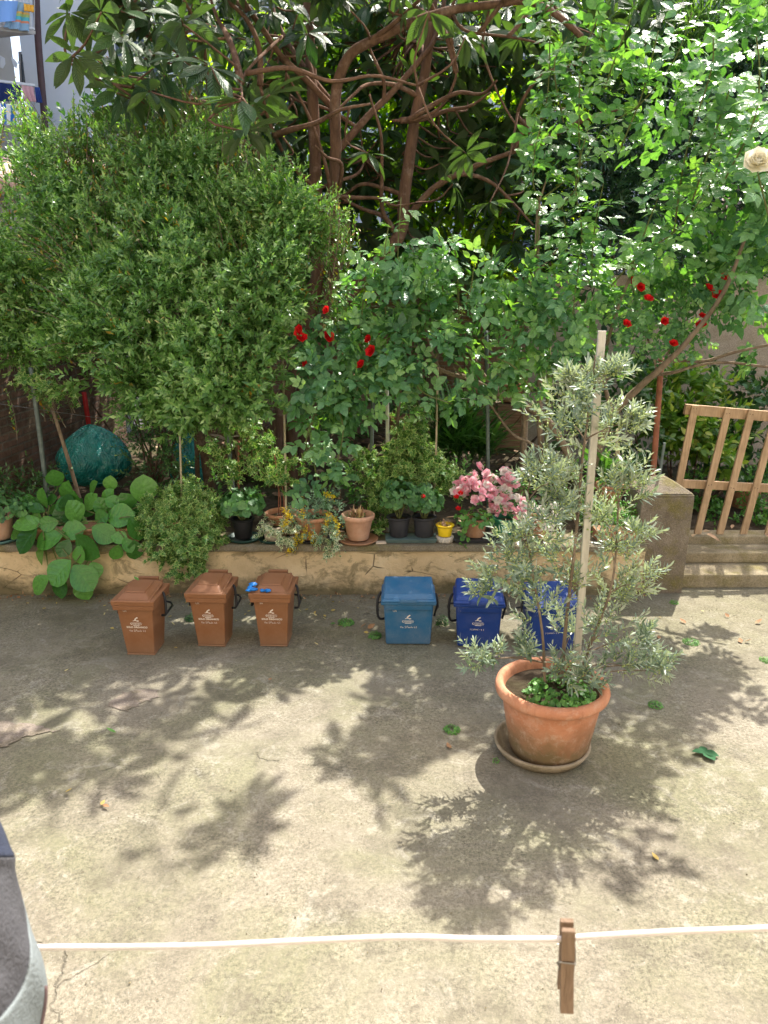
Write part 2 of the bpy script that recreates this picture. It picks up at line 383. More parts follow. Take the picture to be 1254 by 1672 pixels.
def m_bark(name, a, b, sc=14, st=(1, 1, .25)):
    k = NT(name); p = k.pos(st); base = k.ramp(k.noise(p, sc, 8, .7, .4), [(.3, a), (.7, b)])
    lich = k.ramp(k.noise(k.pos(), 5.5, 7, .75), [(.54, 0.0), (.66, .6)]); base = k.mix(lich, base, tuple(min(.5, c * 1.1 + .1) for c in b))
    k.bump(k.noise(p, sc * 2.5, 8, .75), 1.0, .025); return k.fin(base, .9, .15)
def m_wood(name, a, b, ax=(1, 1, .08), sc=40):
    k = NT(name); p = k.coord('Object', ax); base = k.ramp(k.noise(p, sc, 6, .65, .8), [(.3, a), (.7, b)])
    base = k.mix(k.math('MULTIPLY', k.ramp(k.noise(k.pos(), 7, 4), [(.5, 0.0), (.7, 1.0)]), .4), base, tuple(c * .55 for c in a))
    k.bump(k.noise(p, sc * 2, 6), .35, .004); return k.fin(base, .8, .25)
def m_brick(name, c1, c2, mortar, scale=1.0):
    k = NT(name); b = k.n('TexBrick'); uv = k.coord('UV'); k.l(uv, b.inputs['Vector']); b.inputs['Scale'].default_value = scale
    for i, v in ((1, c1), (2, c2), (3, mortar)): b.inputs[i].default_value = (*v, 1)
    b.inputs['Mortar Size'].default_value = .012; b.inputs['Brick Width'].default_value = .26; b.inputs['Row Height'].default_value = .075; b.inputs['Mortar Smooth'].default_value = .4
    p = k.pos(); base = k.mix(.7, b.outputs[0], k.mix(1.0, b.outputs[0], k.ramp(k.noise(p, 7, 7, .75), [(.3, .35), (.7, 1.5)]), 'MULTIPLY'))
    base = k.mix(k.ramp(k.noise(p, 1.7, 6, .7), [(.52, 0.0), (.62, .7)]), base, (.25, .19, .13))
    k.bump(k.math('ADD', k.math('MULTIPLY', b.outputs['Fac'], -1.0), k.noise(p, 30, 5)), .7, .02); return k.fin(base, .95, .1)
def m_flat(name, col, rough=.7, var=.25, sc=8, spec=.3, metal=0, bump=.2):
    k = NT(name); p = k.pos(); n = k.noise(p, sc, 6, .65)
    base = k.mix(1.0, col, k.ramp(n, [(.25, 1 - var), (.75, 1 + var)]), 'MULTIPLY')
    if bump: k.bump(k.noise(p, sc * 6, 4), bump, .004)
    return k.fin(base, rough, spec, metal)

M = {}
M['conc'] = m_concrete(); M['plaster'] = m_plaster(); M['cap'] = m_cement('cement_cap'); M['pillar'] = m_cement('pillar_cement', (.13, .105, .075), (.24, .20, .155), .6)
M['step'] = m_cement('step_cement', (.2, .165, .1), (.38, .32, .22), .55); M['soil'] = m_soil()
M['clay'] = m_clay('terracotta'); M['clayp'] = m_clay('terracotta_pale', (.52, .28, .18), (.64, .4, .28), .3, .05); M['clayb'] = m_clay('terracotta_big', (.44, .18, .095), (.56, .27, .16), .95, .24, .2)
M['claydk'] = m_clay('terracotta_mossy', (.2, .16, .1), (.33, .27, .19), .3, .02)
M['cream'] = m_clay('pale_pot', (.5, .4, .3), (.62, .53, .42), .4, .03)
M['brown'] = m_plastic('brown_plastic', (.22, .09, .034), .52, .25, (.36, .22, .14)); M['blue1'] = m_plastic('faded_blue_plastic', (.016, .11, .235), .42, .14)
M['blue2'] = m_plastic('royal_blue_plastic', (.002, .034, .20), .42, .05); M['black'] = m_flat('black_plastic', (.015, .015, .017), .45, .2)
M['dkpot'] = m_flat('dark_grey_pot', (.035, .035, .04), .55, .3); M['dkgreen'] = m_flat('dark_green_plastic', (.015, .05, .04), .5, .3)
M['greypl'] = m_flat('grey_green_plastic', (.10, .15, .145), .5, .3); M['yellow'] = m_flat('yellow_plastic', (.78, .55, .02), .35, .08)
M['green'] = m_flat('green_plastic', (.02, .16, .085), .4, .15); M['tealsauc'] = m_flat('teal_plastic', (.10, .21, .20), .5, .2)
M['white'] = m_flat('white_print', (.75, .68, .6), .6, .15, 60, bump=0); M['scrawl'] = m_flat('marker_scrawl', (.62, .55, .5), .7, .3, 90, bump=0)
M['bark'] = m_bark('loquat_bark', (.10, .056, .038), (.27, .155, .10)); M['barkg'] = m_bark('grey_bark', (.14, .10, .07), (.32, .25, .18))
M['barkd'] = m_bark('dark_bark', (.06, .04, .03), (.14, .09, .06)); M['cane'] = m_bark('green_cane', (.10, .13, .04), (.2, .22, .08)); M['stem'] = m_bark('thin_stem', (.14, .15, .05), (.24, .26, .1))
M['bamboo'] = m_bark('bamboo', (.45, .37, .24), (.62, .54, .38)); M['pipe'] = m_flat('white_pipe', (.6, .58, .52), .6, .2)
M['stake'] = m_wood('weathered_stake', (.46, .42, .36), (.66, .62, .55)); M['metal'] = m_flat('grey_green_metal', (.12, .15, .14), .6, .3, 20)
M['rust'] = m_flat('rusty_red_pole', (.25, .095, .055), .75, .35, 14); M['red'] = m_flat('red_paint', (.4, .02, .02), .5, .2)
M['pale'] = m_wood('pallet_wood', (.32, .21, .12), (.54, .38, .24)); M['board'] = m_wood('old_boards', (.13, .085, .06), (.33, .24, .18), (.08, 1, 1))
M['peg'] = m_wood('peg_wood', (.125, .082, .052), (.22, .15, .10), (1, 1, .06), 260); M['wire'] = m_flat('steel_wire', (.3, .29, .27), .4, .2, metal=.8)
M['cord'] = m_flat('white_cord', (.66, .6, .56), .65, .1, 300, bump=.5)
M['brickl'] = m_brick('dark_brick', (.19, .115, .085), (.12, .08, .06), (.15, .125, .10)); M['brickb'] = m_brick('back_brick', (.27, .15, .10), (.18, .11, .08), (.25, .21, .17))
M['render'] = m_cement('beige_render', (.36, .29, .21), (.47, .39, .3), .15); M['bwhite'] = m_flat('white_house_paint', (.62, .66, .72), .9, .08, 1.2)
M['bbeige'] = m_flat('beige_house_paint', (.45, .44, .42), .9, .12, 1.5); M['grey'] = m_flat('grey_parapet', (.3, .3, .31), .9, .15, 2)
M['glass'] = m_flat('dark_window_glass', (.03, .04, .05), .1, .1, spec=.8, bump=0); M['shut'] = m_flat('window_shutter', (.16, .2, .24), .6, .15)
M['railw'] = m_flat('white_rail', (.7, .72, .74), .5, .05); M['drain'] = m_flat('brown_drainpipe', (.09, .055, .06), .5, .2)
# leaves
M['l_myrtle'] = leaf_mat('myrtle_leaf', (.065, .145, .045), (.17, .33, .09), (.44, .58, .25), .28, .36, (1.35, 1.6, .35), old=(.45, .26, .03))
M['l_dark'] = leaf_mat('dark_shrub_leaf', (.03, .08, .028), (.055, .14, .04), (.11, .23, .06), .4, .3)
M['l_rose'] = leaf_mat('rose_leaf', (.06, .155, .08), (.135, .29, .135), (.27, .44, .17), .25, .36, (1.6, 1.8, .3), veins=4, vstr=.3)
M['l_loq'] = leaf_mat('loquat_leaf', (.028, .07, .026), (.055, .125, .042), (.11, .2, .07), .33, .22, (1.3, 1.8, .35), veins=12, vstr=1.0, under=(.10, .15, .065), vcol=1.8)
M['l_back'] = leaf_mat('backlit_leaf', (.13, .27, .025), (.25, .42, .04), (.4, .56, .07), .45, .6, (1.8, 1.7, .3), veins=5)
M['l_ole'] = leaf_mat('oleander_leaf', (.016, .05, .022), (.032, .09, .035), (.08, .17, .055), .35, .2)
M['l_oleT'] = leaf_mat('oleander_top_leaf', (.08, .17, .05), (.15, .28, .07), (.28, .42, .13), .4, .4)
M['l_olive'] = leaf_mat('olive_leaf', (.11, .165, .11), (.19, .255, .18), (.36, .42, .32), .36, .2, (1.2, 1.4, .6), under=(.42, .46, .40))
M['l_bud'] = leaf_mat('olive_bud', (.36, .42, .16), (.5, .56, .25), (.62, .66, .34), .6, .3)
M['l_berg'] = leaf_mat('bergenia_leaf', (.035, .12, .028), (.085, .26, .045), (.16, .38, .08), .22, .3, (1.4, 1.6, .35), veins=5, vstr=.3, vcol=1.18)
M['l_ger'] = leaf_mat('geranium_leaf', (.05, .14, .045), (.085, .22, .065), (.15, .32, .10), .5, .3)
M['l_sed'] = leaf_mat('sedum_leaf', (.14, .26, .16), (.21, .35, .22), (.33, .48, .28), .55, .2)
M['l_strap'] = leaf_mat('strap_leaf', (.045, .12, .03), (.08, .2, .045), (.18, .34, .08), .35, .35)
M['l_auc'] = leaf_mat('aucuba_leaf', (.08, .18, .03), (.16, .3, .04), (.42, .46, .1), .35, .35)
M['l_weed'] = leaf_mat('weed_leaf', (.06, .17, .04), (.11, .28, .055), (.18, .38, .08), .5, .35)
M['l_fall'] = leaf_mat('fallen_yellow_leaf', (.4, .27, .06), (.5, .38, .12), (.6, .5, .26), .7, .2)
M['l_fallb'] = leaf_mat('fallen_brown_leaf', (.16, .07, .03), (.3, .15, .07), (.42, .28, .16), .8, .1)
M['l_dry'] = leaf_mat('dry_leaf', (.2, .11, .06), (.34, .21, .12), (.46, .33, .2), .8, .1)
M['ivy'] = ivy_mat('variegated_ivy_leaf', (.055, .17, .035), (.12, .28, .06), (.46, .58, .2), .8); M['ivyw'] = ivy_mat('cream_edged_ivy_leaf', (.06, .16, .06), (.12, .24, .09), (.68, .70, .5), .55)
M['p_red'] = petal_mat('red_petal', (.55, .005, .012), (.8, .02, .02)); M['p_pink'] = petal_mat('pink_petal', (.84, .31, .42), (.93, .68, .72)); M['p_white'] = petal_mat('white_petal', (.8, .74, .68), (.88, .84, .8))
M['p_cream'] = petal_mat('cream_petal', (.85, .8, .6), (.9, .87, .75)); M['p_yel'] = petal_mat('yellow_petal', (.7, .5, .02), (.85, .68, .05))

# ============================================================ SETTING
def sheet(name, pts, z, mat, n=1):
    m = MB(); m.add([(x, y, z) for x, y in pts], [tuple(range(len(pts)))]); return tag(m.build(name, mat), kind='structure')
# undulating yard slab
def grid(name, x0, x1, y0, y1, nx, ny, fz, mat):
    xs = np.linspace(x0, x1, nx); ys = np.linspace(y0, y1, ny); v = [(x, y, fz(x, y)) for y in ys for x in xs]
    f = [(j * nx + i, j * nx + i + 1, (j + 1) * nx + i + 1, (j + 1) * nx + i) for j in range(ny - 1) for i in range(nx - 1)]
    m = MB(); m.add(v, f); return tag(m.build(name, mat, smooth=True), kind='structure')
sheet('ground', [(-120, -120), (120, -120), (120, 120), (-120, 120)], -0.06, M['soil'])
grid('yard_pavement', -9, 9, -1.0, 6.35, 60, 40, lambda x, y: .004 * math.sin(x * 1.3 + y) * math.sin(y * 1.7), M['conc'])
M['patch2'] = m_cement('old_cement_patch', (.15, .125, .10), (.24, .20, .165), .25)
for i_, (pts, lab) in enumerate([([(175, 1150), (200, 1132), (250, 1126), (262, 1138), (228, 1152), (205, 1165)], 0), ([(-60, 1188), (-10, 1180), (60, 1183), (95, 1194), (40, 1204), (10, 1222), (-60, 1226)], 0)]):
    rq = random.Random(i_); q = [gnd(x, y) for x, y in pts]; q2 = []
    for a_, b_ in zip(q, q[1:] + q[:1]):
        for t_ in range(6): v = a_.lerp(b_, t_ / 6); q2.append((v.x + rq.uniform(-.02, .02), v.y + rq.uniform(-.02, .02)))
    sheet('pavement_patch', q2, .0075, M['patch2'])
g = rng_(3)
bn = g.normal(0, .02, (200, 200))
grid('garden_soil', -6, 9, 6.3, 14.5, 120, 80, lambda x, y: .30 + .04 * math.sin(x * 1.1) * math.sin(y * 1.3) + float(bn[int(x * 9) % 200, int(y * 9) % 200]) * .6 - (.24 if x > 2.0 and y < 6.9 else 0), M['soil'])

# low wall in front of the garden
w = thing('low_wall', 'low yellowish plastered wall with cement coping carrying the flower pots', 'wall', (-1, 6.15, 0))
grid_ = MB()
NXW = 160; xs = np.linspace(-6, 2.16, NXW); rr = random.Random(5)
for (za, zb) in [(0, .08), (.08, .2), (.2, .31), (.31, .392)]: pass
zs = [-.02, .03, .08, .13, .18, .24, .3, .35, .392]
vs = []
for z in zs:
    for x in xs: vs.append((x, 6.0 + .008 * math.sin(x * 3 + z * 9) + rr.uniform(-.004, .004) + (.015 if z < .1 and math.sin(x * 2.3) > .2 else 0), z))
fs = [(j * NXW + i, j * NXW + i + 1, (j + 1) * NXW + i + 1, (j + 1) * NXW + i) for j in range(len(zs) - 1) for i in range(NXW - 1)]
b = MB(); b.add(vs, fs); b.add([(-6, 6.3, -.02), (2.16, 6.3, -.02), (2.16, 6.3, .392), (-6, 6.3, .392)], [(1, 0, 3, 2)]); b.build('wall_face', M['plaster'], w, smooth=True)
b = MB(); n = 90; vs = []
for i in range(n):
    x = -6 + 8.16 * i / (n - 1); e = 5.965 + rr.uniform(-.006, .006)
    vs += [(x, e + .004, .392), (x, e, .40 + rr.uniform(0, .006)), (x, e + .003, .436 + rr.uniform(-.003, .002)), (x, e + .02, .444), (x, 6.33, .444), (x, 6.33, .392)]
fs = [(6 * i + k, 6 * i + (k + 1) % 6, 6 * i + 6 + (k + 1) % 6, 6 * i + 6 + k) for i in range(n - 1) for k in range(6)]
b.add(vs, [f[::-1] for f in fs]); b.build('coping', M['cap'], w)

# concrete pillar with pyramid top
PX = at(1092, 812, 6.02).x
p = thing('gate_pillar', 'squat concrete gate pillar with a low pyramid top and an iron rod', 'pillar', (PX, 6.24, 0))
b = MB(); b.frust(-.02, .84, (-.215, .2, -.215, .22), (-.215, .215, -.215, .22)); b.frust(.84, .86, (-.215, .215, -.215, .22), (-.21, .21, -.21, .215))
o = b.build('shaft', M['pillar'], p, local=True, bevel=.014)
b = MB(); b.frust(.862, .965, (-.21, .21, -.21, .215), (-.035, .035, -.03, .03)); b.build('pyramid_cap', M['pillar'], p, local=True, bevel=.01)
b = MB(); b.tube([(.0, .03, .93), (.004, .03, 1.1), (.012, .03, 1.24)], .012, .012, 8); b.build('iron_rod', M['metal'], p, local=True)

# steps up to the garden
s = thing('garden_steps', 'two worn mossy cement steps below the wooden gate', 'steps', (3.6, 6.3, 0))
b = MB(); b.box((4.9, 6.36, .055), (5.0, .42, .13)); b.build('step', M['step'], s, bevel=.015)
b = MB(); b.box((4.9, 6.55, .17), (5.0, .24, .10)); b.build('step', M['step'], s, bevel=.015)
b = MB(); b.box((4.9, 6.78, .24), (5.0, .2, .10)); b.build('sill', M['step'], s, bevel=.012)

# ---- walls behind the garden
def uvwall(name, a, b_, z0, z1, thick, mat, label, cat='wall', top=None):
    a, b_ = Vector((*a, 0)), Vector((*b_, 0)); d = (b_ - a); L = d.length; d.normalize(); nn = Vector((d.y, -d.x, 0))
    me = bpy.data.meshes.new(name); vs = []
    for off in (0, -thick):
        for q in (a, b_):
            for z in (z0, z1): vs.append(tuple(q + nn * off + Vector((0, 0, z))))
    # 0 a z0,1 a z1,2 b z0,3 b z1 front ; 4..7 back
    fs = [(0, 2, 3, 1), (6, 4, 5, 7), (4, 0, 1, 5), (2, 6, 7, 3), (1, 3, 7, 5), (4, 6, 2, 0)]
    me.from_pydata(vs, [], fs); ul = me.uv_layers.new(name='UVMap')
    for po in me.polygons:
        for li in po.loop_indices:
            v = Vector(me.vertices[me.loops[li].vertex_index].co); u = (v - a).dot(d) + (v - a).dot(nn)
            ul.data[li].uv = (u, v.z if abs(po.normal.z) < .5 else (v - a).dot(nn))
    o = link(name, me, mat); return tag(o, label, cat)
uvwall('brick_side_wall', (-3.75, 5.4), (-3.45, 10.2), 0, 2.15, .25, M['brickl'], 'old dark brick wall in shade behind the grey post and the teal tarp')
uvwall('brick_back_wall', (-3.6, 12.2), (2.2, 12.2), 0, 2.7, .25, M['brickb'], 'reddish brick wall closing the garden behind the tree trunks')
uvwall('rendered_wall', (1.75, 9.6), (9.5, 9.0), 0, 2.6, .22, M['render'], 'beige rendered wall behind the aucuba and the wooden gate')

# stacked old boards lying on the brick wall
s = thing('board_stack', 'stack of old weathered boards lying on the brick wall', 'boards', (1.35, 12.1, 2.7))
zz = 2.7
for i in range(9):
    b = MB(); t = rr.uniform(.028, .05); b.box((1.35 + rr.uniform(-.15, .15), 12.05 + rr.uniform(-.05, .02), zz + t / 2 + .002), (1.5 + rr.uniform(-.3, .3), .28, t), rz=rr.uniform(-.08, .08)); b.build('board', M['board'], s, bevel=.004); zz += t + .008

# ============================================================ BUILDINGS FAR BEHIND
FA, FB = at(-260, 464, 13.0), at(66, 464, 17.5)        # receding balcony facade
fd = (FB - FA); fd.z = 0; fd.normalize(); fn = Vector((fd.y, -fd.x, 0))
def fac(px, py, off=0.0):
    d = ray(px, py); o = Vector((0, 0, EYE)); t = ((FA + fn * off) - o).dot(fn) / d.dot(fn); return o + d * t
def facquad(m, pts, off, th):
    q = [fac(x, y, off) for x, y in pts]; r = [v - fn * th for v in q]; m.add(q + r, [(0, 1, 2, 3), (7, 6, 5, 4), (0, 4, 5, 1), (1, 5, 6, 2), (2, 6, 7, 3), (3, 7, 4, 0)])
bd = thing('balcony_building', 'beige apartment building with peeling paint and two laundry-hung balconies', 'building', (FB.x, FB.y, 0))
L = (FB - FA).length
m = MB(); q = FA - fd * 4; m.add([(q.x, q.y, 0), (FB.x, FB.y, 0), (FB.x, FB.y, 14), (q.x, q.y, 14)] + [(v[0] - fn.x * 5, v[1] - fn.y * 5, v[2]) for v in [(q.x, q.y, 0), (FB.x, FB.y, 0), (FB.x, FB.y, 14), (q.x, q.y, 14)]],
    [(0, 1, 2, 3), (5, 4, 7, 6), (1, 5, 6, 2), (4, 0, 3, 7), (3, 2, 6, 7)]); m.build('wall', M['bbeige'], bd)
k = NT('peeling_patch'); M['patch'] = k.fin((.66, .69, .74), .9)
for pts in ([(0, 90), (8, 95), (9, 104), (5, 112), (0, 110)], [(18, 93), (24, 97), (29, 104), (27, 112), (22, 108), (19, 99)], [(30, 99), (33, 101), (32, 106), (29, 103)], [(-40, 80), (-12, 86), (-8, 108), (-36, 112)]):
    m = MB(); c = [fac(x, y, .012) for x, y in pts]; m.add(c, [tuple(range(len(c)))]); m.build('paint_patch', M['patch'], bd)
# door
m = MB(); facquad(m, [(33, 84), (48, 86), (51, 140), (36, 140)], .02, .05); o = m.build('door', M['grey'], bd)
m = MB(); facquad(m, [(35.5, 88.5), (46, 90), (49, 140), (37, 140)], .05, .02); m.build('door_pane', M['glass'], o)
def slab(y0a, y0b, y1a, y1b, out, mat, nm):
    m = MB(); a, b_ = fac(-200, y0a, out), fac(58, y0b, out); a2, b2 = fac(-200, y1a, out), fac(58, y1b, out)
    vs = [a, b_, b2, a2]; vs = vs + [v - fn * out for v in vs]; vs = [Vector(v) for v in vs]
    m.add(vs, [(0, 1, 2, 3)[::-1], (4, 5, 6, 7), (0, 4, 5, 1), (3, 2, 6, 7), (1, 5, 6, 2), (0, 3, 7, 4)]); return m.build(nm, mat, bd)
slab(30, 56, 22, 50, 1.1, M['bbeige'], 'balcony_slab')
slab(222, 213, 210, 205, 1.1, M['bbeige'], 'balcony_slab')
def rail(nm, top, bot, out, xr=(-120, 56), nbar=26):
    r = thing('x', 'x', 'x'); bpy.data.objects.remove(r)
    m = MB(); a, b_ = fac(xr[0], top[0], out), fac(xr[1], top[1], out); c, d = fac(xr[0], bot[0], out), fac(xr[1], bot[1], out)
    m.beam(a, b_, .04, .04); m.beam(c, d, .03, .03)
    for i in range(nbar + 1): m.beam(a.lerp(b_, i / nbar), c.lerp(d, i / nbar), .018, .018, up=(0, 1, 0))
    e = b_ - fn * out; e2 = d - fn * out; m.beam(b_, e, .04, .04); m.beam(d, e2, .03, .03)
    for i in range(7): m.beam(b_.lerp(e, i / 7), d.lerp(e2, i / 7), .018, .018, up=(0, 1, 0))
    return m.build('railing', M['railw'], bd)
rail('r1', (-90, -20), (24, 47), 1.08); rail('r2', (118, 139), (205, 203), 1.08)
# drain pipe, parapet
m = MB(); m.tube([at(57, -60, 17.0), at(62, 60, 17.0), at(70, 160, 17.0), at(78, 260, 17.0)], .07, .07, 8); m.build('drainpipe', M['drain'], bd, smooth=True)
# laundry: each piece a thing
def cloth(name, label, cat, pts, col, out, stripes=None, group=None):
    k = NT(name + '_cloth'); p = k.coord('UV'); sx = k.n('SeparateXYZ'); k.l(p, sx.inputs[0])
    c = k.ramp(sx.outputs[1 if stripes and stripes[0] == 'h' else 0], stripes[1], 'CONSTANT') if stripes else col
    mt = k.fin(c, .85, .1); nx, ny = 16, 10; vs = []; fs = []; uv = []
    A, B_, C_, D_ = [Vector(fac(x, y, out)) for x, y in pts]
    for j in range(ny + 1):
        for i in range(nx + 1):
            u, v = i / nx, j / ny; q = A.lerp(B_, u).lerp(D_.lerp(C_, u), v); q = q + fn * (.045 * math.sin(u * 17) * v + .02); vs.append(q); uv.append((u, 1 - v))
    for j in range(ny):
        for i in range(nx): a = j * (nx + 1) + i; fs.append((a, a + 1, a + nx + 2, a + nx + 1))
    me = bpy.data.meshes.new(name); o0 = fac(pts[0][0], pts[0][1], out); me.from_pydata([tuple(v - o0) for v in vs], [], fs); ul = me.uv_layers.new(name='UVMap')
    for i, lp in enumerate(me.loops): ul.data[i].uv = uv[lp.vertex_index]
    o = link(name, me, mt); o.location = o0; sm = o.modifiers.new('thick', 'SOLIDIFY'); sm.thickness = .01
    return tag(o, label, cat, group)
cloth('bath_towel', 'large light blue towel hanging over the upper balcony rail', 'towel', [(-60, 0), (27, 2), (26, 34), (-60, 42)], (.20, .38, .75), 1.22)
cloth('striped_towel', 'multicoloured striped beach towel under the orange cloth on the upper balcony', 'towel', [(26, 3), (47, 6), (48, 52), (4, 45)], None, 1.14,
      ('h', [(0, (.25, .4, .55)), (.26, (.65, .25, .15)), (.34, (.1, .45, .55)), (.48, (.35, .5, .2)), (.58, (.75, .5, .15)), (.66, (.25, .4, .5))]))
cloth('orange_flag', 'small orange cloth pinned on the upper balcony rail', 'cloth', [(37, 6), (54, 9), (53, 20), (38, 18)], (.8, .42, .06), 1.28)
cloth('dark_blue_towel', 'dark navy cloth hanging on the lower balcony rail', 'cloth', [(-50, 128), (32, 140), (34, 165), (-50, 165)], (.02, .035, .12), 1.14)
cloth('pink_towel', 'pale pink cloth hanging between navy cloths on the lower balcony', 'cloth', [(33, 139), (53, 142), (57, 166), (39, 166)], (.55, .33, .36), 1.2)
cloth('navy_shirt', 'navy cloth at the end of the lower balcony rail beside the drainpipe', 'cloth', [(55, 142), (63, 143), (66, 168), (58, 167)], (.03, .06, .22), 1.16)
st = []
for i in range(14): st += [(i / 14, (.03, .16, .5) if i % 2 else (.75, .8, .85))]
cloth('striped_awning', 'blue and white striped awning below the lower balcony', 'awning', [(-60, 160), (52, 176), (56, 204), (-60, 202)], None, 1.35, ('v', st))
# white building
def facade(name, label, a, b_, z1, mat, wins, wmat, depth=4):
    t = thing(name, label, 'building', ((a[0] + b_[0]) / 2, (a[1] + b_[1]) / 2, 0))
    a, b_ = Vector((*a, 0)), Vector((*b_, 0)); d = (b_ - a); LL = d.length; d.normalize(); nn = Vector((d.y, -d.x, 0))
    m = MB(); c = [a, b_, b_ - nn * depth, a - nn * depth]; m.add([(v.x, v.y, 0) for v in c] + [(v.x, v.y, z1) for v in c], [(0, 1, 5, 4), (1, 2, 6, 5), (2, 3, 7, 6), (3, 0, 4, 7), (4, 5, 6, 7)]); m.build('wall', mat, t)
    for (u, z, ww, hh) in wins:
        if u > LL - ww: continue
        o = a + d * u + nn * .03
        f = MB(); mt = Matrix((d, -nn, Vector((0, 0, 1)))).transposed()
        for (du, dz, sw, sh) in ((-ww / 2, 0, .09, hh + .18), (ww / 2, 0, .09, hh + .18), (0, hh / 2 + .045, ww - .09, .09)): f.box(o + d * du + Vector((0, 0, z + dz)), (sw, .08, sh), M=mt)
        fo = f.build('window', M['railw'], t)
        g_ = MB(); g_.box(o + Vector((0, 0, z)), (ww - .09, .03, hh), M=mt); g_.build('pane' if (u + z) % 2 > 1 else 'shutter', M['glass'] if (u + z) % 2 > 1 else wmat, fo)
        s_ = MB(); s_.box(o + nn * .06 + Vector((0, 0, z - hh / 2 - .05)), (ww + .25, .2, .07), M=mt); s_.build('sill', M['railw'], fo)
    return t
facade('white_house', 'tall white apartment block behind the loquat tree', (FB.x + .1, FB.y + .2), (9, 22), 13.5, M['bwhite'], [(u, z, 1.0, 1.5) for u in (2.3, 5, 8, 11, 14) for z in (3.6, 6.9, 10.2)], M['shut'])
M['pinkw'] = m_flat('pink_house_paint', (.55, .42, .34), .9, .08, 1.2)
facade('pink_house', 'pinkish apartment block glimpsed through the leaves behind the oleander', (8.8, 19), (22, 17), 12, M['pinkw'], [(u, z, 1.1, 1.6) for u in (1.5, 4, 7, 10) for z in (4, 7.2, 10.4)], M['shut'])
# sunlit tiled lean-to roof beyond the side wall
t = thing('tiled_shed', 'low shed with a sunlit pinkish tiled roof beyond the brick wall', 'shed', (-5.5, 12.5, 0))
m = MB(); m.box((-6.2, 13.0, 1.9), (4.6, 2.6, 3.8)); m.build('wall', M['grey'], t)
M['tile'] = m_flat('roof_tile', (.62, .42, .36), .8, .4, 9)
m = MB()
for i in range(23):
    x = -8.6 + i * .21; m.tube([(x, 11.4, 3.78), (x, 14.6, 4.55)], .11, .11, 8, smooth=1)
m.build('roof', M['tile'], t, smooth=True)
m = MB(); m.box((-6.9, 11.1, 4.0), (3.2, .14, .55)); tag(m.build('parapet', M['grey']), 'short grey parapet in front of the tiled shed roof', 'wall')

# ============================================================ BINS
def strokes(mb, lines, sc, org, fx, wd=.0016):
    for ln in lines:
        pts = [fx(org[0] + x * sc, org[1] + y * sc) for x, y in ln]
        mb.tube(pts, wd, wd, 4, smooth=2 if len(ln) > 2 else 1, flat=1)
U_ = [[(0, 1), (.05, .25), (.3, 0), (.55, .2), (.6, 1)]]; A_ = [[(.75, 0), (1.05, 1), (1.35, 0)], [(.85, .35), (1.25, .35)]]; NINE = [[(.5, .9), (.15, 1), (.05, .6), (.4, .5), (.55, .9), (.5, .2), (.15, 0)]]
HAND = [[(0, 1), (.3, 0), (.6, 1.1)], [(.85, .6), (.9, 0)], [(.88, .85), (.9, .9)], [(1.5, .5), (1.15, .45), (1.1, .05), (1.5, .1), (1.55, .5), (1.65, 0)],
        [(3.0, 1.0), (2.5, 1.0), (2.45, .6), (2.95, .4), (2.8, -.05), (2.3, 0)], [(3.3, 0), (3.5, 1.1), (3.95, 1.1), (4.0, .65), (3.4, .5)], [(4.6, .5), (4.25, .45), (4.2, .05), (4.6, .1), (4.65, .5), (4.75, 0)],
        [(4.95, .5), (5.0, .05), (5.35, .1), (5.4, .5), (5.5, 0)], [(5.75, 1.1), (5.8, 0)], [(6.1, .3), (6.3, .5), (6.5, .3), (6.3, 0), (6.1, .3)],
        [(7.6, 1.0), (7.2, .3), (7.9, .3)], [(7.7, .6), (7.65, -.2)], [(8.2, 1), (8.6, .95), (8.35, .55), (8.7, .3), (8.5, -.1), (8.15, 0)]]
HAND2 = [[(0, .8), (.2, .7), (.1, .1), (-.1, 0)], [(.9, .9), (.85, 0), (1.3, 0)], [(1.5, .8), (1.6, .1), (1.95, .1), (2.0, .8)], [(2.2, 0), (2.5, .9), (2.8, 0)], [(3.0, 0), (3.05, .8), (3.4, .1), (3.6, .8), (3.7, 0)], [(4.4, .8), (4.1, .8), (4.0, .1), (4.4, 0)], [(4.7, .3), (5.2, .35)], [(5.9, .7), (5.7, .25), (6.2, .25)], [(6.05, .5), (6.0, -.1)], [(6.9, .8), (7.2, .7), (6.95, .35), (7.2, .1), (6.8, 0)]]
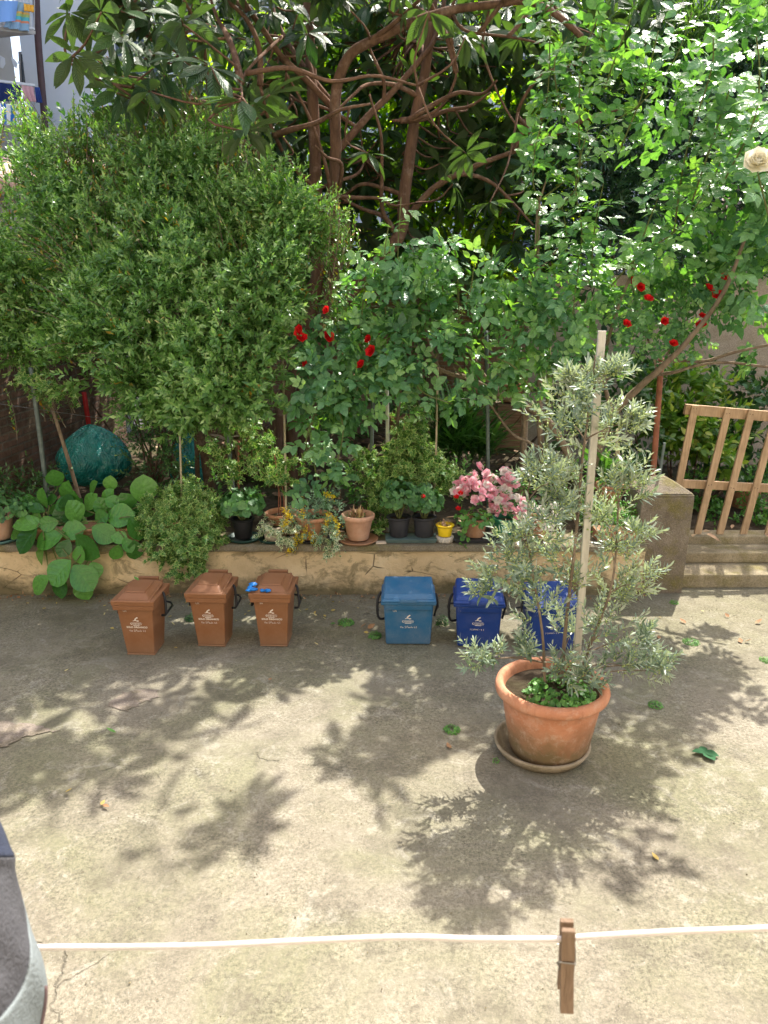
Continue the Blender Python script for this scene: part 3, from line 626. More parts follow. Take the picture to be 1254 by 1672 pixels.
def bin_marks(body, fx, cz, organic, code, sc=1.0, hand=HAND, half=.085):
    m = MB()   # emblem: curved horn of three strokes on a base, then the lettered badge
    for i, dx in enumerate((0, .006, .012)):
        m.tube([fx(-.012 + dx * .6, cz + .0), fx(-.006 + dx * .5, cz + .014), fx(.012 + dx * .1, cz + .027 - i * .004)], .0028, .0016, 4, smooth=4)
    m.tube([fx(-.024, cz - .004), fx(-.008, cz - .001), fx(.018, cz - .003)], .0022, .0022, 4); m.tube([fx(.004, cz - .007), fx(.02, cz - .004)], .002, .002, 4, smooth=1)
    m.tube([fx(-.036, cz - .018), fx(-.043, cz - .026), fx(-.036, cz - .035)], .0022, .0022, 4)
    for k in range(9):
        x = -.029 + k * .0075; m.tube([fx(x, cz - .021), fx(x + .002 * ((k * 7) % 3 - 1), cz - .032)], .0017, .0017, 4, smooth=1)
    m.tube([fx(-.031, cz - .0165), fx(.034, cz - .0165), fx(.04, cz - .026), fx(.034, cz - .036), fx(-.03, cz - .036)], .0008, .0008, 4, smooth=1)
    m.tube([fx(-.025, cz - .041), fx(.02, cz - .041)], .0016, .0016, 4, smooth=1)
    m.build('emblem', M['white'], body, local=True)
    if organic:
        cu = bpy.data.curves.new('printed_text', 'FONT'); cu.body = 'SOLO ORGANICO'; cu.size = .0185; cu.align_x = 'CENTER'; cu.extrude = .0006; cu.offset = .0004
        cu.materials.append(M['white']); t = bpy.data.objects.new('printed_text', cu); C.objects.link(t); t.parent = body
        a, b_, c = fx(0, cz - .061), fx(.1, cz - .061), fx(0, cz); x = (b_ - a).normalized(); y = (c - a).normalized(); z = x.cross(y)
        mm = Matrix.Translation(a) @ Matrix((x, y, z)).transposed().to_4x4()
        bpy.context.view_layer.update(); me = bpy.data.meshes.new_from_object(t); bpy.data.objects.remove(t); me.transform(mm); t = link('printed_text', me, M['white'], body)
    m = MB(); strokes(m, hand, .0135 * sc, (-.058, cz - .09 if organic else cz - .078), fx, .0011); m.build('handwriting', M['scrawl'], body, local=True)
    if code:
        m = MB(); strokes(m, code, .018, (-half, cz + .068 if organic else cz + .05), fx, .0012); m.build('handwriting', M['scrawl'], body, local=True)

def brown_bin(label, loc, rz, code, flip):
    t = thing('organic_waste_bin', label, 'bin', loc, rz, 'brown organic waste bins beside the wall')
    W, Dp, HH = .262, .30, .40; w0, d0 = .205, .22
    b = MB(); b.frust(.0, .014, (-w0 / 2 - .003, w0 / 2 + .003, -d0 / 2 - .003, d0 / 2 + .003), (-w0 / 2 - .003, w0 / 2 + .003, -d0 / 2 - .003, d0 / 2 + .003))
    b.frust(.014, HH, (-w0 / 2, w0 / 2, -d0 / 2, d0 / 2), (-W / 2, W / 2, -Dp / 2, Dp / 2))
    body = b.build('body', M['brown'], t, local=True, bevel=.022)
    def fx(x, z):
        k = (z - .014) / (HH - .014); return Vector((x, -(d0 + (Dp - d0) * k) / 2 - .0008, z))
    bin_marks(body, fx, .285, True, code)
    b = MB(); b.frust(HH - .025, HH + .012, (-.148, .148, -.175, .175), (-.151, .151, -.178, .178)); b.frust(HH + .0125, HH + .05, (-.154, .154, -.182, .18), (-.157, .157, -.185, .18))
    rim = b.build('rim', M['brown'], t, local=True, bevel=.006)
    lid = MB(); a = (-.128, .128, -.15, .17); z0 = HH + .051
    lid.frust(z0, z0 + .018, a, (-.125, .125, -.145, .17)); lid.frust(z0 + .0185, z0 + .045, (-.118, .118, -.135, .165), (-.085, .085, -.08, .14)); lid.frust(z0 + .0455, z0 + .052, (-.08, .08, -.074, .134), (-.07, .07, -.064, .124))
    lo = lid.build('lid', M['brown'], t, local=True, bevel=.01); lo.rotation_euler = (R(5), 0, 0)
    h = MB(); h.box((0, .176, HH + .075), (.15, .03, .05)); h.box((-.09, .17, HH + .06), (.03, .035, .03)); h.box((.09, .17, HH + .06), (.03, .035, .03)); h.box((0, -.153, z0 + .012), (.17, .012, .01)); h.build('hinge', M['brown'], t, local=True, bevel=.005)
    hd = MB(); s = flip
    hd.tube([(s * .155, .02, HH + .04), (s * .175, -.01, HH + .03), (s * .188, -.035, HH - .06), (s * .185, -.045, HH - .105), (s * .155, -.04, HH - .115)], .009, .009, 8, smooth=4)
    hd.tube([(-s * .155, .02, HH + .04), (-s * .168, -.01, HH - .0), (-s * .165, -.045, HH - .10)], .008, .008, 8, smooth=4)
    hd.tube([(s * .185, -.045, HH - .105), (s * .15, .19, HH - .11), (-s * .13, .19, HH - .11), (-s * .165, -.045, HH - .10)], .008, .008, 8, smooth=3)
    hd.build('handle', M['black'], t, local=True, smooth=True)
    t.scale = (.96, .96, .97)
    return t
def place(px, py, back=.11): 
    q = gnd(px, py); return Vector((q.x * (q.y + back) / q.y, q.y + back, 0))
brown_bin('brown organic bin with a green leaf on its lid, farthest from the blue bins', place(240, 1070), R(-3), U_ + A_, 1)
bb2 = brown_bin('brown organic waste bin with its lid closed, the middle one of the three', place(353, 1056), R(-4), U_ + A_, 1)
bb3 = brown_bin('brown organic waste bin with a blue bag poking out under its lid', place(452, 1056), R(-3), NINE + A_, 1)
# blue bag under the lid
m = MB(); q = place(452, 1056); rr = random.Random(8)
for (cx, cy, cz, r) in ((-.15, -.12, .462, .018), (-.135, -.09, .475, .02), (-.12, -.15, .462, .017), (-.02, -.165, .458, .017), (-.155, -.15, .455, .014), (-.06, -.155, .456, .014)):
    prof = [(r * .05, -r * .8), (r * .8, -r * .6), (r * 1.2, 0), (r * .7, r * .5), (r * .1, r * .75)]
    m.lathe(prof, 9, (q.x + cx, q.y + cy, q.z + cz), wob=.7, seed=int(cx * 999), sx=1.3)
M['bag'] = m_flat('blue_bag_film', (.01, .16, .5), .3, .3, 30, bump=.6)
bg_ = thing('blue_bag', 'crumpled blue plastic bag caught under the lid of a brown bin', 'bag', (q.x - .16, q.y - .11, .46)); m.build('film', M['bag'], bg_)

def blue_bin(label, loc, rz, mat, code, hand, side, W=.375):
    t = thing('blue_waste_bin', label, 'bin', loc, rz, 'blue waste bins beside the wall'); HH = .335; Dp = .28; w0, d0 = W - .055, .235
    b = MB(); b.frust(0, HH, (-w0 / 2, w0 / 2, -d0 / 2, d0 / 2), (-W / 2 + .01, W / 2 - .01, -Dp / 2, Dp / 2)); body = b.build('body', mat, t, local=True, bevel=.014)
    def fx(x, z): k = z / HH; return Vector((x, -(d0 + (Dp - d0) * k) / 2 - .0008, z))
    bin_marks(body, fx, .215, False, code, 1.0, hand, half=.11)
    b = MB(); b.frust(HH - .052, HH - .012, (-W / 2 + .022, W / 2 - .022, -Dp / 2 - .010, Dp / 2), (-W / 2 + .02, W / 2 - .02, -Dp / 2 - .016, Dp / 2)); b.frust(HH - .011, HH + .012, (-W / 2 - .006, W / 2 + .006, -Dp / 2 - .02, Dp / 2 + .01), (-W / 2 - .01, W / 2 + .01, -Dp / 2 - .025, Dp / 2 + .01)); b.build('rim', mat, t, local=True, bevel=.005)
    l = MB(); z = HH + .0125
    l.frust(z, z + .02, (-W / 2 - .008, W / 2 + .008, -Dp / 2 - .028, Dp / 2 + .012), (-W / 2 - .004, W / 2 + .004, -Dp / 2 - .02, Dp / 2 + .012))
    vs = [(-W / 2 + .003, -Dp / 2 - .012, z + .0205), (W / 2 - .003, -Dp / 2 - .012, z + .0205), (W / 2 - .003, Dp / 2 + .01, z + .0205), (-W / 2 + .003, Dp / 2 + .01, z + .0205), (-W / 2 + .014, -Dp / 2 + .03, z + .044), (W / 2 - .014, -Dp / 2 + .03, z + .044), (W / 2 - .014, Dp / 2, z + .085), (-W / 2 + .014, Dp / 2, z + .085)]
    l.add(vs, [(3, 2, 1, 0), (4, 5, 6, 7), (0, 1, 5, 4), (1, 2, 6, 5), (2, 3, 7, 6), (3, 0, 4, 7)])
    lo = l.build('lid', mat, t, local=True, bevel=.012)
    c = MB(); c.frust(z + .003, z + .026, (-.07, .07, -Dp / 2 - .034, -Dp / 2 - .02), (-.06, .06, -Dp / 2 - .03, -Dp / 2 - .01)); c.build('latch', mat, lo, local=True, bevel=.003)
    hd = MB(); s = side; X = W / 2 + .012
    hd.tube([(s * X, .02, HH + .02), (s * (X + .022), -.01, HH - .03), (s * (X + .024), -.03, HH - .13), (s * (X + .005), -.035, HH - .17), (s * (X - .03), -.01, HH - .175)], .009, .009, 8, smooth=4)
    hd.tube([(-s * X, .02, HH + .01), (-s * (X + .012), -.01, HH - .05), (-s * (X - .01), -.02, HH - .15)], .008, .008, 8, smooth=4); hd.tube([(s * (X + .02), -.02, HH - .11), (s * X, .19, HH - .13), (-s * X, .19, HH - .13), (-s * (X - .006), -.02, HH - .13)], .007, .007, 6, smooth=4); hd.build('handle', M['black'], t, local=True, smooth=True)
    return t
blue_bin('faded petrol blue bin with a dusty lid, the one nearest the brown bins', place(666, 1053, .12), R(-1), M['blue1'], U_ + A_, HAND, -1)
blue_bin('royal blue bin standing between the faded bin and the potted olive', place(778, 1057, .12), R(-4), M['blue2'], None, HAND2, -1, .345)
blue_bin('royal blue bin almost hidden behind the potted olive tree', place(892, 1063, .12), R(6), M['blue2'], None, HAND2, 1, .36)

# ============================================================ POTS
def pot_prof(r, h, rimh=.035, taper=.7, lip=.012):
    rb = r * taper
    return [(0.001, 0), (rb * .96, 0), (rb, .006), (rb + (r - rb) * .8, h - rimh - .004), (r - .004, h - rimh), (r + lip * .5, h - rimh + .004), (r + lip, h - rimh * .5), (r + lip, h - .005), (r + lip - .006, h), (r - .008, h), (r - .012, h - rimh), (r * .93 - .01, h - rimh - .03)]
def mk_pot(parent, loc, r, h, mat, taper=.7, rimh=.035, soil=True, seg=40):
    o_ = rootloc(parent); b = MB(); b.lathe(pot_prof(r, h, rimh, taper), seg, (0, 0, 0)); p = b.build('pot', mat, parent, smooth=True, local=True)
    p.location = Vector(loc) - o_
    if soil:
        s = MB(); s.lathe([(.001, h - rimh - .0), (r * .5, h - rimh + .004), (r * .9, h - rimh - .008)], 18, wob=.05, seed=3); s_ = s.build('soil', M['soil'], p, smooth=True, local=True)
    return p
def saucer(label, loc, r, mat, h=.03, group='saucers under the pots on the wall'):
    b = MB(); b.lathe([(.001, .004), (r * .82, .004), (r * .97, h), (r, h), (r, h - .006), (r * .86, 0), (.001, 0)], 36)
    o = b.build('plant_saucer', mat, smooth=True); o.location = loc; return tag(o, label, 'saucer', group)
WZ = .446
def onwall(px, Y=6.12): q = at(px, 885, Y); return Vector((q.x, Y, WZ))
PM = 195.0

def flower_tm(): return t_ovate(3, .85, .3, .6)
def rose_flower(name, c, r, mat, parent, seed, face=(0, -.6, .8), layers=((6, 1.25, 1.0), (5, .85, .85), (5, .5, .7), (4, .2, .6))):
    g = rng_(seed); f = Vector(face).normalized(); x = f.cross(Vector((1, 0, .01))).normalized(); y = f.cross(x); P, D, N, S, T = [], [], [], [], []
    for li, (n, ang, s) in enumerate(layers):
        for k in range(n):
            a = 2 * math.pi * (k + .5 * li) / n + g.normal(0, .1); rad = x * math.cos(a) + y * math.sin(a)
            D.append(f * math.cos(ang) + rad * math.sin(ang)); N.append(f * math.sin(ang) - rad * math.cos(ang)); P.append(Vector(c) + rad * r * .08); S.append(r * s); T.append(g.random())
    return scatter(name, t_ovate(3, .95, .25, .6), np.array(P), np.array(D), np.array(N), np.array(S), mat, parent, bend=-.15, seed=seed, tint=np.array(T))

def round_leaf_plant(g, c, rx, rz, n, size, tm, up=.6):
    """leaves over a dome"""
    d = nrm(g.normal(size=(n, 3))); d[:, 2] = np.abs(d[:, 2]) * .9 - .25; d = nrm(d); q = (.45 + .55 * g.random(n) ** .4)
    P = np.array(c) + d * np.stack([q * rx, q * rx, q * rz], 1); N = nrm(d + np.array([0, -.25, up]) + g.normal(0, .25, (n, 3)))
    D = nrm(np.cross(N, nrm(g.normal(size=(n, 3))))); D[:, 2] -= .3
    return P - D * (size * .35), D, N, size * (.55 + .6 * g.random(n)), g.random(n)

# ============================================================ BIG POTTED OLIVE
OB = Vector((0.918, 3.76, 0))
sc_ = MB(); sc_.lathe([(.001, .01), (.235, .01), (.262, .05), (.27, .062), (.285, .062), (.287, .052), (.255, .004), (.001, .001)], 56, wob=.004)
so = sc_.build('plant_saucer', M['claydk'], smooth=True); so.scale = (.93, .93, 1); so.location = (OB.x - .035, OB.y - .0, .002); tag(so, 'wide mossy clay saucer on the paving under the potted olive', 'saucer')
ol = thing('potted_olive', 'small olive tree tied to a pale stake in a big terracotta pot', 'potted tree', OB)
b = MB(); b.lathe([(.001, .012), (.205, .012), (.212, .02), (.222, .06), (.262, .30), (.268, .345), (.272, .35), (.292, .358), (.305, .372), (.309, .392), (.303, .412), (.288, .424), (.272, .424), (.262, .41), (.258, .38), (.24, .33)], 72)
pt = b.build('pot', M['clayb'], ol, smooth=True, local=True)
b = MB(); b.lathe([(.001, .385), (.08, .39), (.16, .375), (.262, .365)], 30, wob=.06, seed=2); b.build('soil', M['soil'], pt, smooth=True, local=True)
SB = at(938, 1120, 3.80); ST = at(983, 540, 3.86)
b = MB(); mid = SB.lerp(ST, .5); b.beam(SB - Vector((0, 0, .1)), ST, .038, .022, up=(0, 1, 0)); stk = b.build('stake', M['stake'], ol, bevel=.003)
b = MB(); trunk = [at(915, 1130, 3.76), at(925, 1010, 3.77), at(940, 880, 3.76), at(950, 760, 3.77), at(965, 640, 3.78), at(972, 580, 3.78)]
b.tube(trunk, .011, .004, 7, wob=.2)
stem2 = [at(890, 1130, 3.72), at(885, 1030, 3.70), at(865, 900, 3.70), at(862, 800, 3.72)]; b.tube(stem2, .009, .004, 6, wob=.2)
stem3 = [at(935, 1135, 3.72), at(965, 1050, 3.68), at(1000, 950, 3.70), at(1010, 820, 3.72)]; b.tube(stem3, .009, .004, 6, wob=.2)
CL = [(965, 632, 32, 0), (1000, 618, 20, 0), (945, 655, 38, -.05), (925, 690, 42, .05), (960, 720, 40, .1), (1005, 705, 38, -.05), (1035, 690, 18, 0), (935, 622, 14, 0), (872, 775, 30, -.1), (895, 790, 34, 0), (915, 790, 30, .1), (1030, 795, 34, -.05), (1005, 800, 22, 0), (925, 838, 34, .0), (885, 850, 48, -.1), (985, 850, 40, .1),
      (850, 880, 26, -.1), (825, 930, 34, -.15), (860, 940, 44, -.15), (800, 965, 20, -.15), (905, 920, 48, .05), (1000, 905, 42, -.05), (1040, 870, 22, 0), (1040, 955, 34, -.05), (1000, 975, 40, 0), (940, 960, 38, .05), (880, 1000, 40, -.05), (930, 1040, 36, .1), (985, 1040, 42, -.1), (860, 1065, 26, -.1), (780, 1078, 22, -.15), (810, 1075, 16, -.12), (1010, 1085, 32, -.1), (1060, 1095, 30, -.12), (1082, 1090, 18, -.12), (920, 1095, 30, -.15), (955, 1115, 22, -.2), (1050, 1040, 24, 0)]
g = rng_(21); B, Dv, Ls = [], [], []; axis = [trunk, stem2, stem3]
allp = [Vector(q) for a in axis for q in spline(a, 6)]
for (px, py, rp, dy) in CL:
    c = at(px, py, OB.y + dy); r = rp / 310.0
    a0 = min(allp, key=lambda v: (v - c).length + max(0, v.z - c.z + .05) * 2); mdl = a0.lerp(c, .5) + Vector((0, 0, .02)); b.tube([a0, mdl, c], .004, .0022, 5)
    nS = int(4 + 95 * r)
    for k in range(nS):
        d = nrm(g.normal(size=3)); st = np.array(c) + d * r * g.random() * .75; out = np.array(c - a0) ; out = out / max(np.linalg.norm(out), .05)
        B.append(st); Dv.append(d * .8 + out * .6 + np.array([0, 0, .5])); Ls.append(r * (.5 + .7 * g.random()) + .03)
b.build('branches', M['barkg'], ol, smooth=True)
B, Dv, Ls = np.array(B), np.array(Dv), np.array(Ls)
P, D, N, S, T = shoots(g, B, Dv, Ls * 1.02, 13, .95, .06, upw=.25, opp=True)
scatter('foliage', t_ovate(2, .23, .1, .5), P, D, N, S, M['l_olive'], ol, bend=.15, seed=5, tint=T)
P2, D2, N2, S2, T2 = shoots(g, B, Dv, Ls * .9, 26, 1.2, .018, upw=.2); kp = g.random(len(P2)) < .6; kp &= (P2[:, 2] > .95) | (g.random(len(P2)) < .45)
P2 = (P2 + g.normal(0, .008, P2.shape))[kp]
oct_ = (np.array([(0, 0, 0), (.3, .5, 0), (0, .5, .3), (-.3, .5, 0), (0, .5, -.3), (0, 1, 0)], float), [(0, 2, 1), (0, 3, 2), (0, 4, 3), (0, 1, 4), (5, 1, 2), (5, 2, 3), (5, 3, 4), (5, 4, 1)], np.zeros((6, 2)))
scatter('flower_buds', oct_, P2, D2[kp], N2[kp], S2[kp] * .85, M['l_bud'], ol, bend=0, seed=6, tint=T2[kp])
# weeds in the pot
P, D, N, S, T = round_leaf_plant(g, (OB.x + .02, OB.y - .1, .395), .19, .07, 420, .03, None, 1.2)
kp = P[:, 2] > .37; scatter('clover', t_round(9, .05), P[kp], D[kp], N[kp], S[kp], M['l_weed'], ol, seed=8, tint=T[kp])

# ============================================================ PLANTS ON THE WALL
def mound(nm, lab, cat, base, blobs, per, nleaf, size, tm, mat, seed, ang=1.0, L=.1, up=.4, sag=0, group=None, inner=.3, bend=.2, outw=1.0, upb=.5):
    t = thing(nm, lab, cat, base, 0, group); g = rng_(seed)
    B, Dv = blob_pts(g, blobs, per, inner); Dv = Dv * outw + np.array([0, -.1, upb]) + g.normal(0, .3, Dv.shape)
    P, D, N, S, T = shoots(g, B, Dv, L * (.6 + .8 * g.random(len(B))), nleaf, ang, size, upw=up, sag=sag)
    scatter('foliage', tm, P, D, N, S, mat, t, bend=bend, seed=seed, tint=T); return t
# 1 far-left clay pot
t = thing('potted_plant', 'pale clay pot on a teal saucer spilling small round leaves at the frame edge', 'potted plant', onwall(-5)); mk_pot(t, t.location + Vector((0, 0, .02)), .15, .20, M['clayp'], .85)
g = rng_(31); P, D, N, S, T = round_leaf_plant(g, t.location + Vector((.08, .0, .27)), .27, .16, 260, .05, None); scatter('foliage', t_round(11, .04), P, D, N, S, M['l_ger'], t, seed=31)
saucer('teal plastic saucer under the pale clay pot at the frame edge', onwall(-2, 6.12), .19, M['tealsauc'], .03)
# 2 bergenia in a long planter
bt = thing('bergenia_planter', 'bergenia with large round glossy leaves hanging over the wall from a terracotta trough', 'potted plant', onwall(150))
b = MB(); b.frust(.0, .10, (-.42, .42, -.075, .075), (-.45, .45, -.095, .095)); b.frust(.101, .125, (-.465, .465, -.11, .11), (-.465, .465, -.11, .11)); b.build('planter', M['clay'], bt, local=True, bevel=.008)
BL = [(90, 781, 30, 95, 6.3), (112, 811, 50, 95, 6.22), (71, 814, 34, 95, 6.15), (150, 800, 34, 70, 6.28), (175, 812, 32, 60, 6.25), (235, 800, 46, 85, 6.2), (207, 823, 36, 110, 6.18), (147, 820, 32, 60, 6.2), (167, 828, 32, 100, 6.15), (123, 836, 38, 95, 6.05), (194, 842, 44, 10, 6.05), (222, 862, 38, -60, 6.0), (165, 846, 28, 30, 6.05), (47, 855, 44, 170, 6.0), (79, 855, 30, 190, 6.0), (81, 880, 46, 200, 5.95), (117, 866, 38, 20, 5.98), (44, 882, 46, 230, 5.92), (142, 892, 50, -40, 5.9), (169, 871, 40, -30, 5.95), (194, 878, 28, -20, 5.95), (209, 890, 26, -60, 5.93), (220, 898, 32, -90, 5.95), (97, 934, 48, 225, 5.82), (136, 943, 48, -50, 5.83), (66, 954, 38, 220, 5.84), (99, 958, 36, 262, 5.86), (136, 962, 36, -70, 5.88), (66, 902, 38, 250, 5.92), (190, 902, 26, -110, 5.94), (60, 830, 26, 150, 6.1), (100, 845, 30, 120, 6.1), (225, 835, 28, 40, 6.15), (130, 905, 30, -90, 5.9), (105, 895, 30, -120, 5.9), (240, 870, 26, -30, 6.05), (180, 790, 26, 80, 6.32), (30, 870, 30, 200, 6.0), (155, 930, 26, -60, 5.9)]
g = rng_(41); P, D, N, S = [], [], [], []; sm = MB()
for (px, py, sp_, a, Y) in BL:
    c = np.array(at(px, py, Y)); d = np.array([math.cos(R(a)), -.25 + g.normal(0, .12), math.sin(R(a))]); s = sp_ / 192 * 1.06
    nn = np.array([g.normal(0, .4), -.7, .65 + g.normal(0, .3)]); base = c - nrm(d) * s * .5; P.append(base); D.append(d); N.append(nn); S.append(s)
    root = np.array(onwall(80 if px < 120 else 190)) + np.array([0, 0, .12]); sm.tube([Vector(root), Vector((root + base) / 2 + np.array([0, -.04, .04])), Vector(base)], .006, .005, 6)
for k in range(60):
    px, py = g.uniform(35, 245), g.uniform(815, 905); c = np.array(at(px, py, g.uniform(6.08, 6.25))); d = np.array([g.normal(0, .7), -.2, g.normal(0, .8)]); s = g.uniform(.12, .2)
    P.append(c - nrm(d) * s * .5); D.append(d); N.append([g.normal(0, .4), -.6, .7]); S.append(s)
scatter('foliage', t_ovate(7, .84, .22, .56, tip=.66), np.array(P), np.array(D), np.array(N), np.array(S), M['l_berg'], bt, bend=.14, seed=4)
sm.build('stems', M['cane'], bt, smooth=True)
# 3 variegated ivy mound
mound('ivy_bush', 'dense round mass of variegated ivy spilling down the wall between bergenia and geranium', 'ivy', onwall(300),
      pxblobs([(275, 840, 6.12, .19), (305, 830, 6.15, .2), (330, 838, 6.12, .17), (275, 880, 6.0, .17), (310, 885, 5.98, .17), (335, 870, 6.05, .14), (295, 915, 5.93, .11), (310, 925, 5.92, .08), (265, 860, 6.05, .12)]), 3800, 7, .048, t_ivy(), M['ivy'], 51, L=.07, sag=.15, inner=.6)
b = MB(); b.lathe(pot_prof(.16, .2), 30, (0, 0, 0)); o = b.build('pot', M['clay'], [x for x in C.objects if x.name == 'ivy_bush'][0], smooth=True, local=True)
# 4 geranium in black pot
def geranium(label, px, rx, rz, zc, potmat, r, h, n, seed, flowers=(), Y=6.12, size=.07, group='geraniums on the wall', zoff=.012):
    t = thing('potted_geranium', label, 'potted plant', onwall(px, Y), 0, group); mk_pot(t, t.location + Vector((0, 0, zoff)), r, h, potmat, .8, .02)
    g = rng_(seed); P, D, N, S, T = round_leaf_plant(g, t.location + Vector((0, -.02, zc)), rx, rz, n, size, None, .5); scatter('foliage', t_round(15, .07), P, D, N, S, M['l_ger'], t, seed=seed, tint=T)
    m = MB(); 
    for k in range(9):
        a = k * .7; m.tube([t.location + Vector((0, 0, h - .02)), t.location + Vector((math.cos(a) * rx * .3, math.sin(a) * rx * .3, zc * .8)), t.location + Vector((math.cos(a) * rx * .7, math.sin(a) * rx * .7, zc + rz * .4))], .005, .003, 5)
    m.build('stems', M['stem'], t, smooth=True)
    for i, (fx_, fy, fY, fr, mt) in enumerate(flowers):
        c = at(fx_, fy, fY); m = MB(); m.tube([t.location + Vector((0, 0, zc)), c - Vector((0, 0, .02))], .002, .002, 5); 
        gg = rng_(seed + i); n_ = 26; d = nrm(gg.normal(size=(n_, 3))); fo = scatter('flower_head', t_ovate(2, .8, .2, .6), np.array(c) + d * fr * .45, nrm(np.cross(d, gg.normal(size=(n_, 3)))), d, np.full(n_, fr * .8), mt, t, seed=seed + i)
        m.build('flower_stalk', M['stem'], fo)
    return t
geranium('bright green geranium without flowers in a black pot beside the ivy mass', 398, .19, .15, .30, M['black'], .09, .17, 170, 61, zoff=.022)
saucer('dark green saucer under the flowerless geranium', onwall(399, 6.13), .145, M['dkgreen'], .026)
# 5 small cream pot with ivy
t = thing('potted_ivy', 'small cream pot of white-edged ivy', 'potted plant', onwall(447, 6.10)); mk_pot(t, t.location + Vector((0, 0, .012)), .085, .12, M['cream'], .85, .02)
g = rng_(71); B, Dv = blob_pts(g, pxblobs([(450, 868, 6.05, .1), (470, 872, 6.03, .08)]), 4500, .3); P, D, N, S, T = shoots(g, B, Dv + np.array([.1, -.2, .1]), np.full(len(B), .08), 5, 1.0, .042, sag=.3); scatter('foliage', t_ivy(), P, D, N, S, M['ivyw'], t, seed=71)
saucer('dark green saucer under the small cream ivy pot', onwall(447, 6.11), .135, M['dkgreen'], .028)
# 5b orange pot with bare stems behind
t = thing('potted_cutting', 'terracotta pot with bare reddish stems behind the small cream pot', 'potted plant', onwall(462, 6.27)); mk_pot(t, t.location, .13, .2, M['clay'], .75)
m = MB()
for (a, b2) in (((455, 850), (448, 740)), ((460, 850), (467, 760)), ((463, 850), (457, 770)), ((468, 850), (480, 800)), ((458, 850), (452, 780))): m.tube([at(*a, 6.27), at((a[0] + b2[0]) / 2 + 3, (a[1] + b2[1]) / 2, 6.25), at(*b2, 6.27)], .005, .004, 5)
m.build('stems', M['rust'], t, smooth=True)
g = rng_(72); B, Dv = blob_pts(g, pxblobs([(450, 770, 6.3, .10), (430, 740, 6.35, .10), (415, 710, 6.4, .10), (470, 775, 6.25, .08), (490, 760, 6.3, .06), (395, 690, 6.4, .09), (370, 770, 6.4, .09), (380, 740, 6.4, .07), (400, 760, 6.4, .07), (350, 740, 6.45, .08)]), 3000, .1); P, D, N, S, T = shoots(g, B, Dv + np.array([0, -.1, .1]), np.full(len(B), .09), 5, 1.1, .05, sag=.2); scatter('foliage', t_ivy(), P, D, N, S, M['ivy'], t, seed=72)
# 6 sedum with yellow flowers
t = thing('potted_sedum', 'blue-green succulent with trailing yellow flowers in a terracotta pot', 'potted plant', onwall(513, 6.15)); mk_pot(t, t.location + Vector((0, 0, .012)), .15, .2, M['clay'], .75)
g = rng_(81); B, Dv = blob_pts(g, pxblobs([(500, 830, 6.1, .13), (535, 825, 6.12, .14), (515, 840, 6.02, .13), (550, 845, 6.05, .1), (510, 865, 5.98, .1), (545, 870, 6.0, .09), (485, 840, 6.08, .09)]), 2600, .5)
P, D, N, S, T = shoots(g, B, Dv + np.array([0, -.2, .4]), np.full(len(B), .04), 9, 1.1, .030, taper=.5); scatter('foliage', t_ovate(2, .32, .1, .6), P, D, N, S, M['l_sed'], t, seed=81, tint=T)
g = rng_(82)
for i, (px, py, px2, py2) in enumerate([(462, 830, 478, 850), (492, 812, 494, 845), (470, 845, 462, 862), (535, 838, 530, 865), (500, 862, 492, 885), (485, 868, 480, 898), (505, 870, 512, 885), (553, 850, 550, 880), (530, 805, 545, 812), (540, 842, 548, 850), (475, 895, 470, 903)]):
    a, b2 = np.array(at(px, py, 5.99)), np.array(at(px2, py2, 5.94)); n_ = 90; tt = g.random(n_)[:, None]; P = a + (b2 - a) * tt + g.normal(0, .012, (n_, 3)); D = g.normal(size=(n_, 3)); N = g.normal(size=(n_, 3))
    scatter('flower_spray', t_diamond(.7), P, D, N, np.full(n_, .014), M['p_yel'], t, seed=82 + i)
B, Dv = blob_pts(g, pxblobs([(535, 880, 5.97, .07), (548, 885, 5.97, .06), (545, 900, 5.93, .03)]), 4000, .3); P, D, N, S, T = shoots(g, B, Dv + np.array([0, -.2, -.2]), np.full(len(B), .07), 5, 1.0, .042, sag=.3); scatter('ivy_trail', t_ivy(), P, D, N, S, M['ivyw'], t, seed=83)
saucer('black saucer under the yellow-flowered succulent', onwall(513, 6.14), .16, M['black'], .02)
# 7 terracotta with dead leaves
t = thing('potted_dry_plant', 'plain terracotta pot with dried brown upright leaves', 'potted plant', onwall(585, 6.10)); mk_pot(t, t.location + Vector((0, 0, .018)), .128, .215, M['clayp'], .68, .045)
g = rng_(91); n_ = 34; B = np.array(t.location) + np.array([0, 0, .18]) + g.normal(0, .03, (n_, 3)) * [1, 1, .1]; D = g.normal(0, .35, (n_, 3)) + [0, -.1, 1]; scatter('dry_leaves', t_ovate(3, .16, .2, .4), B, D, g.normal(size=(n_, 3)), g.uniform(.07, .14, n_), M['l_dry'], t, seed=91, bend=.3)
P, D, N, S, T = round_leaf_plant(g, t.location + Vector((-.03, 0, .2)), .11, .05, 50, .03, None); scatter('weeds', t_ovate(2, .5), P, D, N, S, M['l_weed'], t, seed=92)
saucer('shallow terracotta saucer under the pot of dried leaves', onwall(585, 6.09), .168, M['clay'], .024)
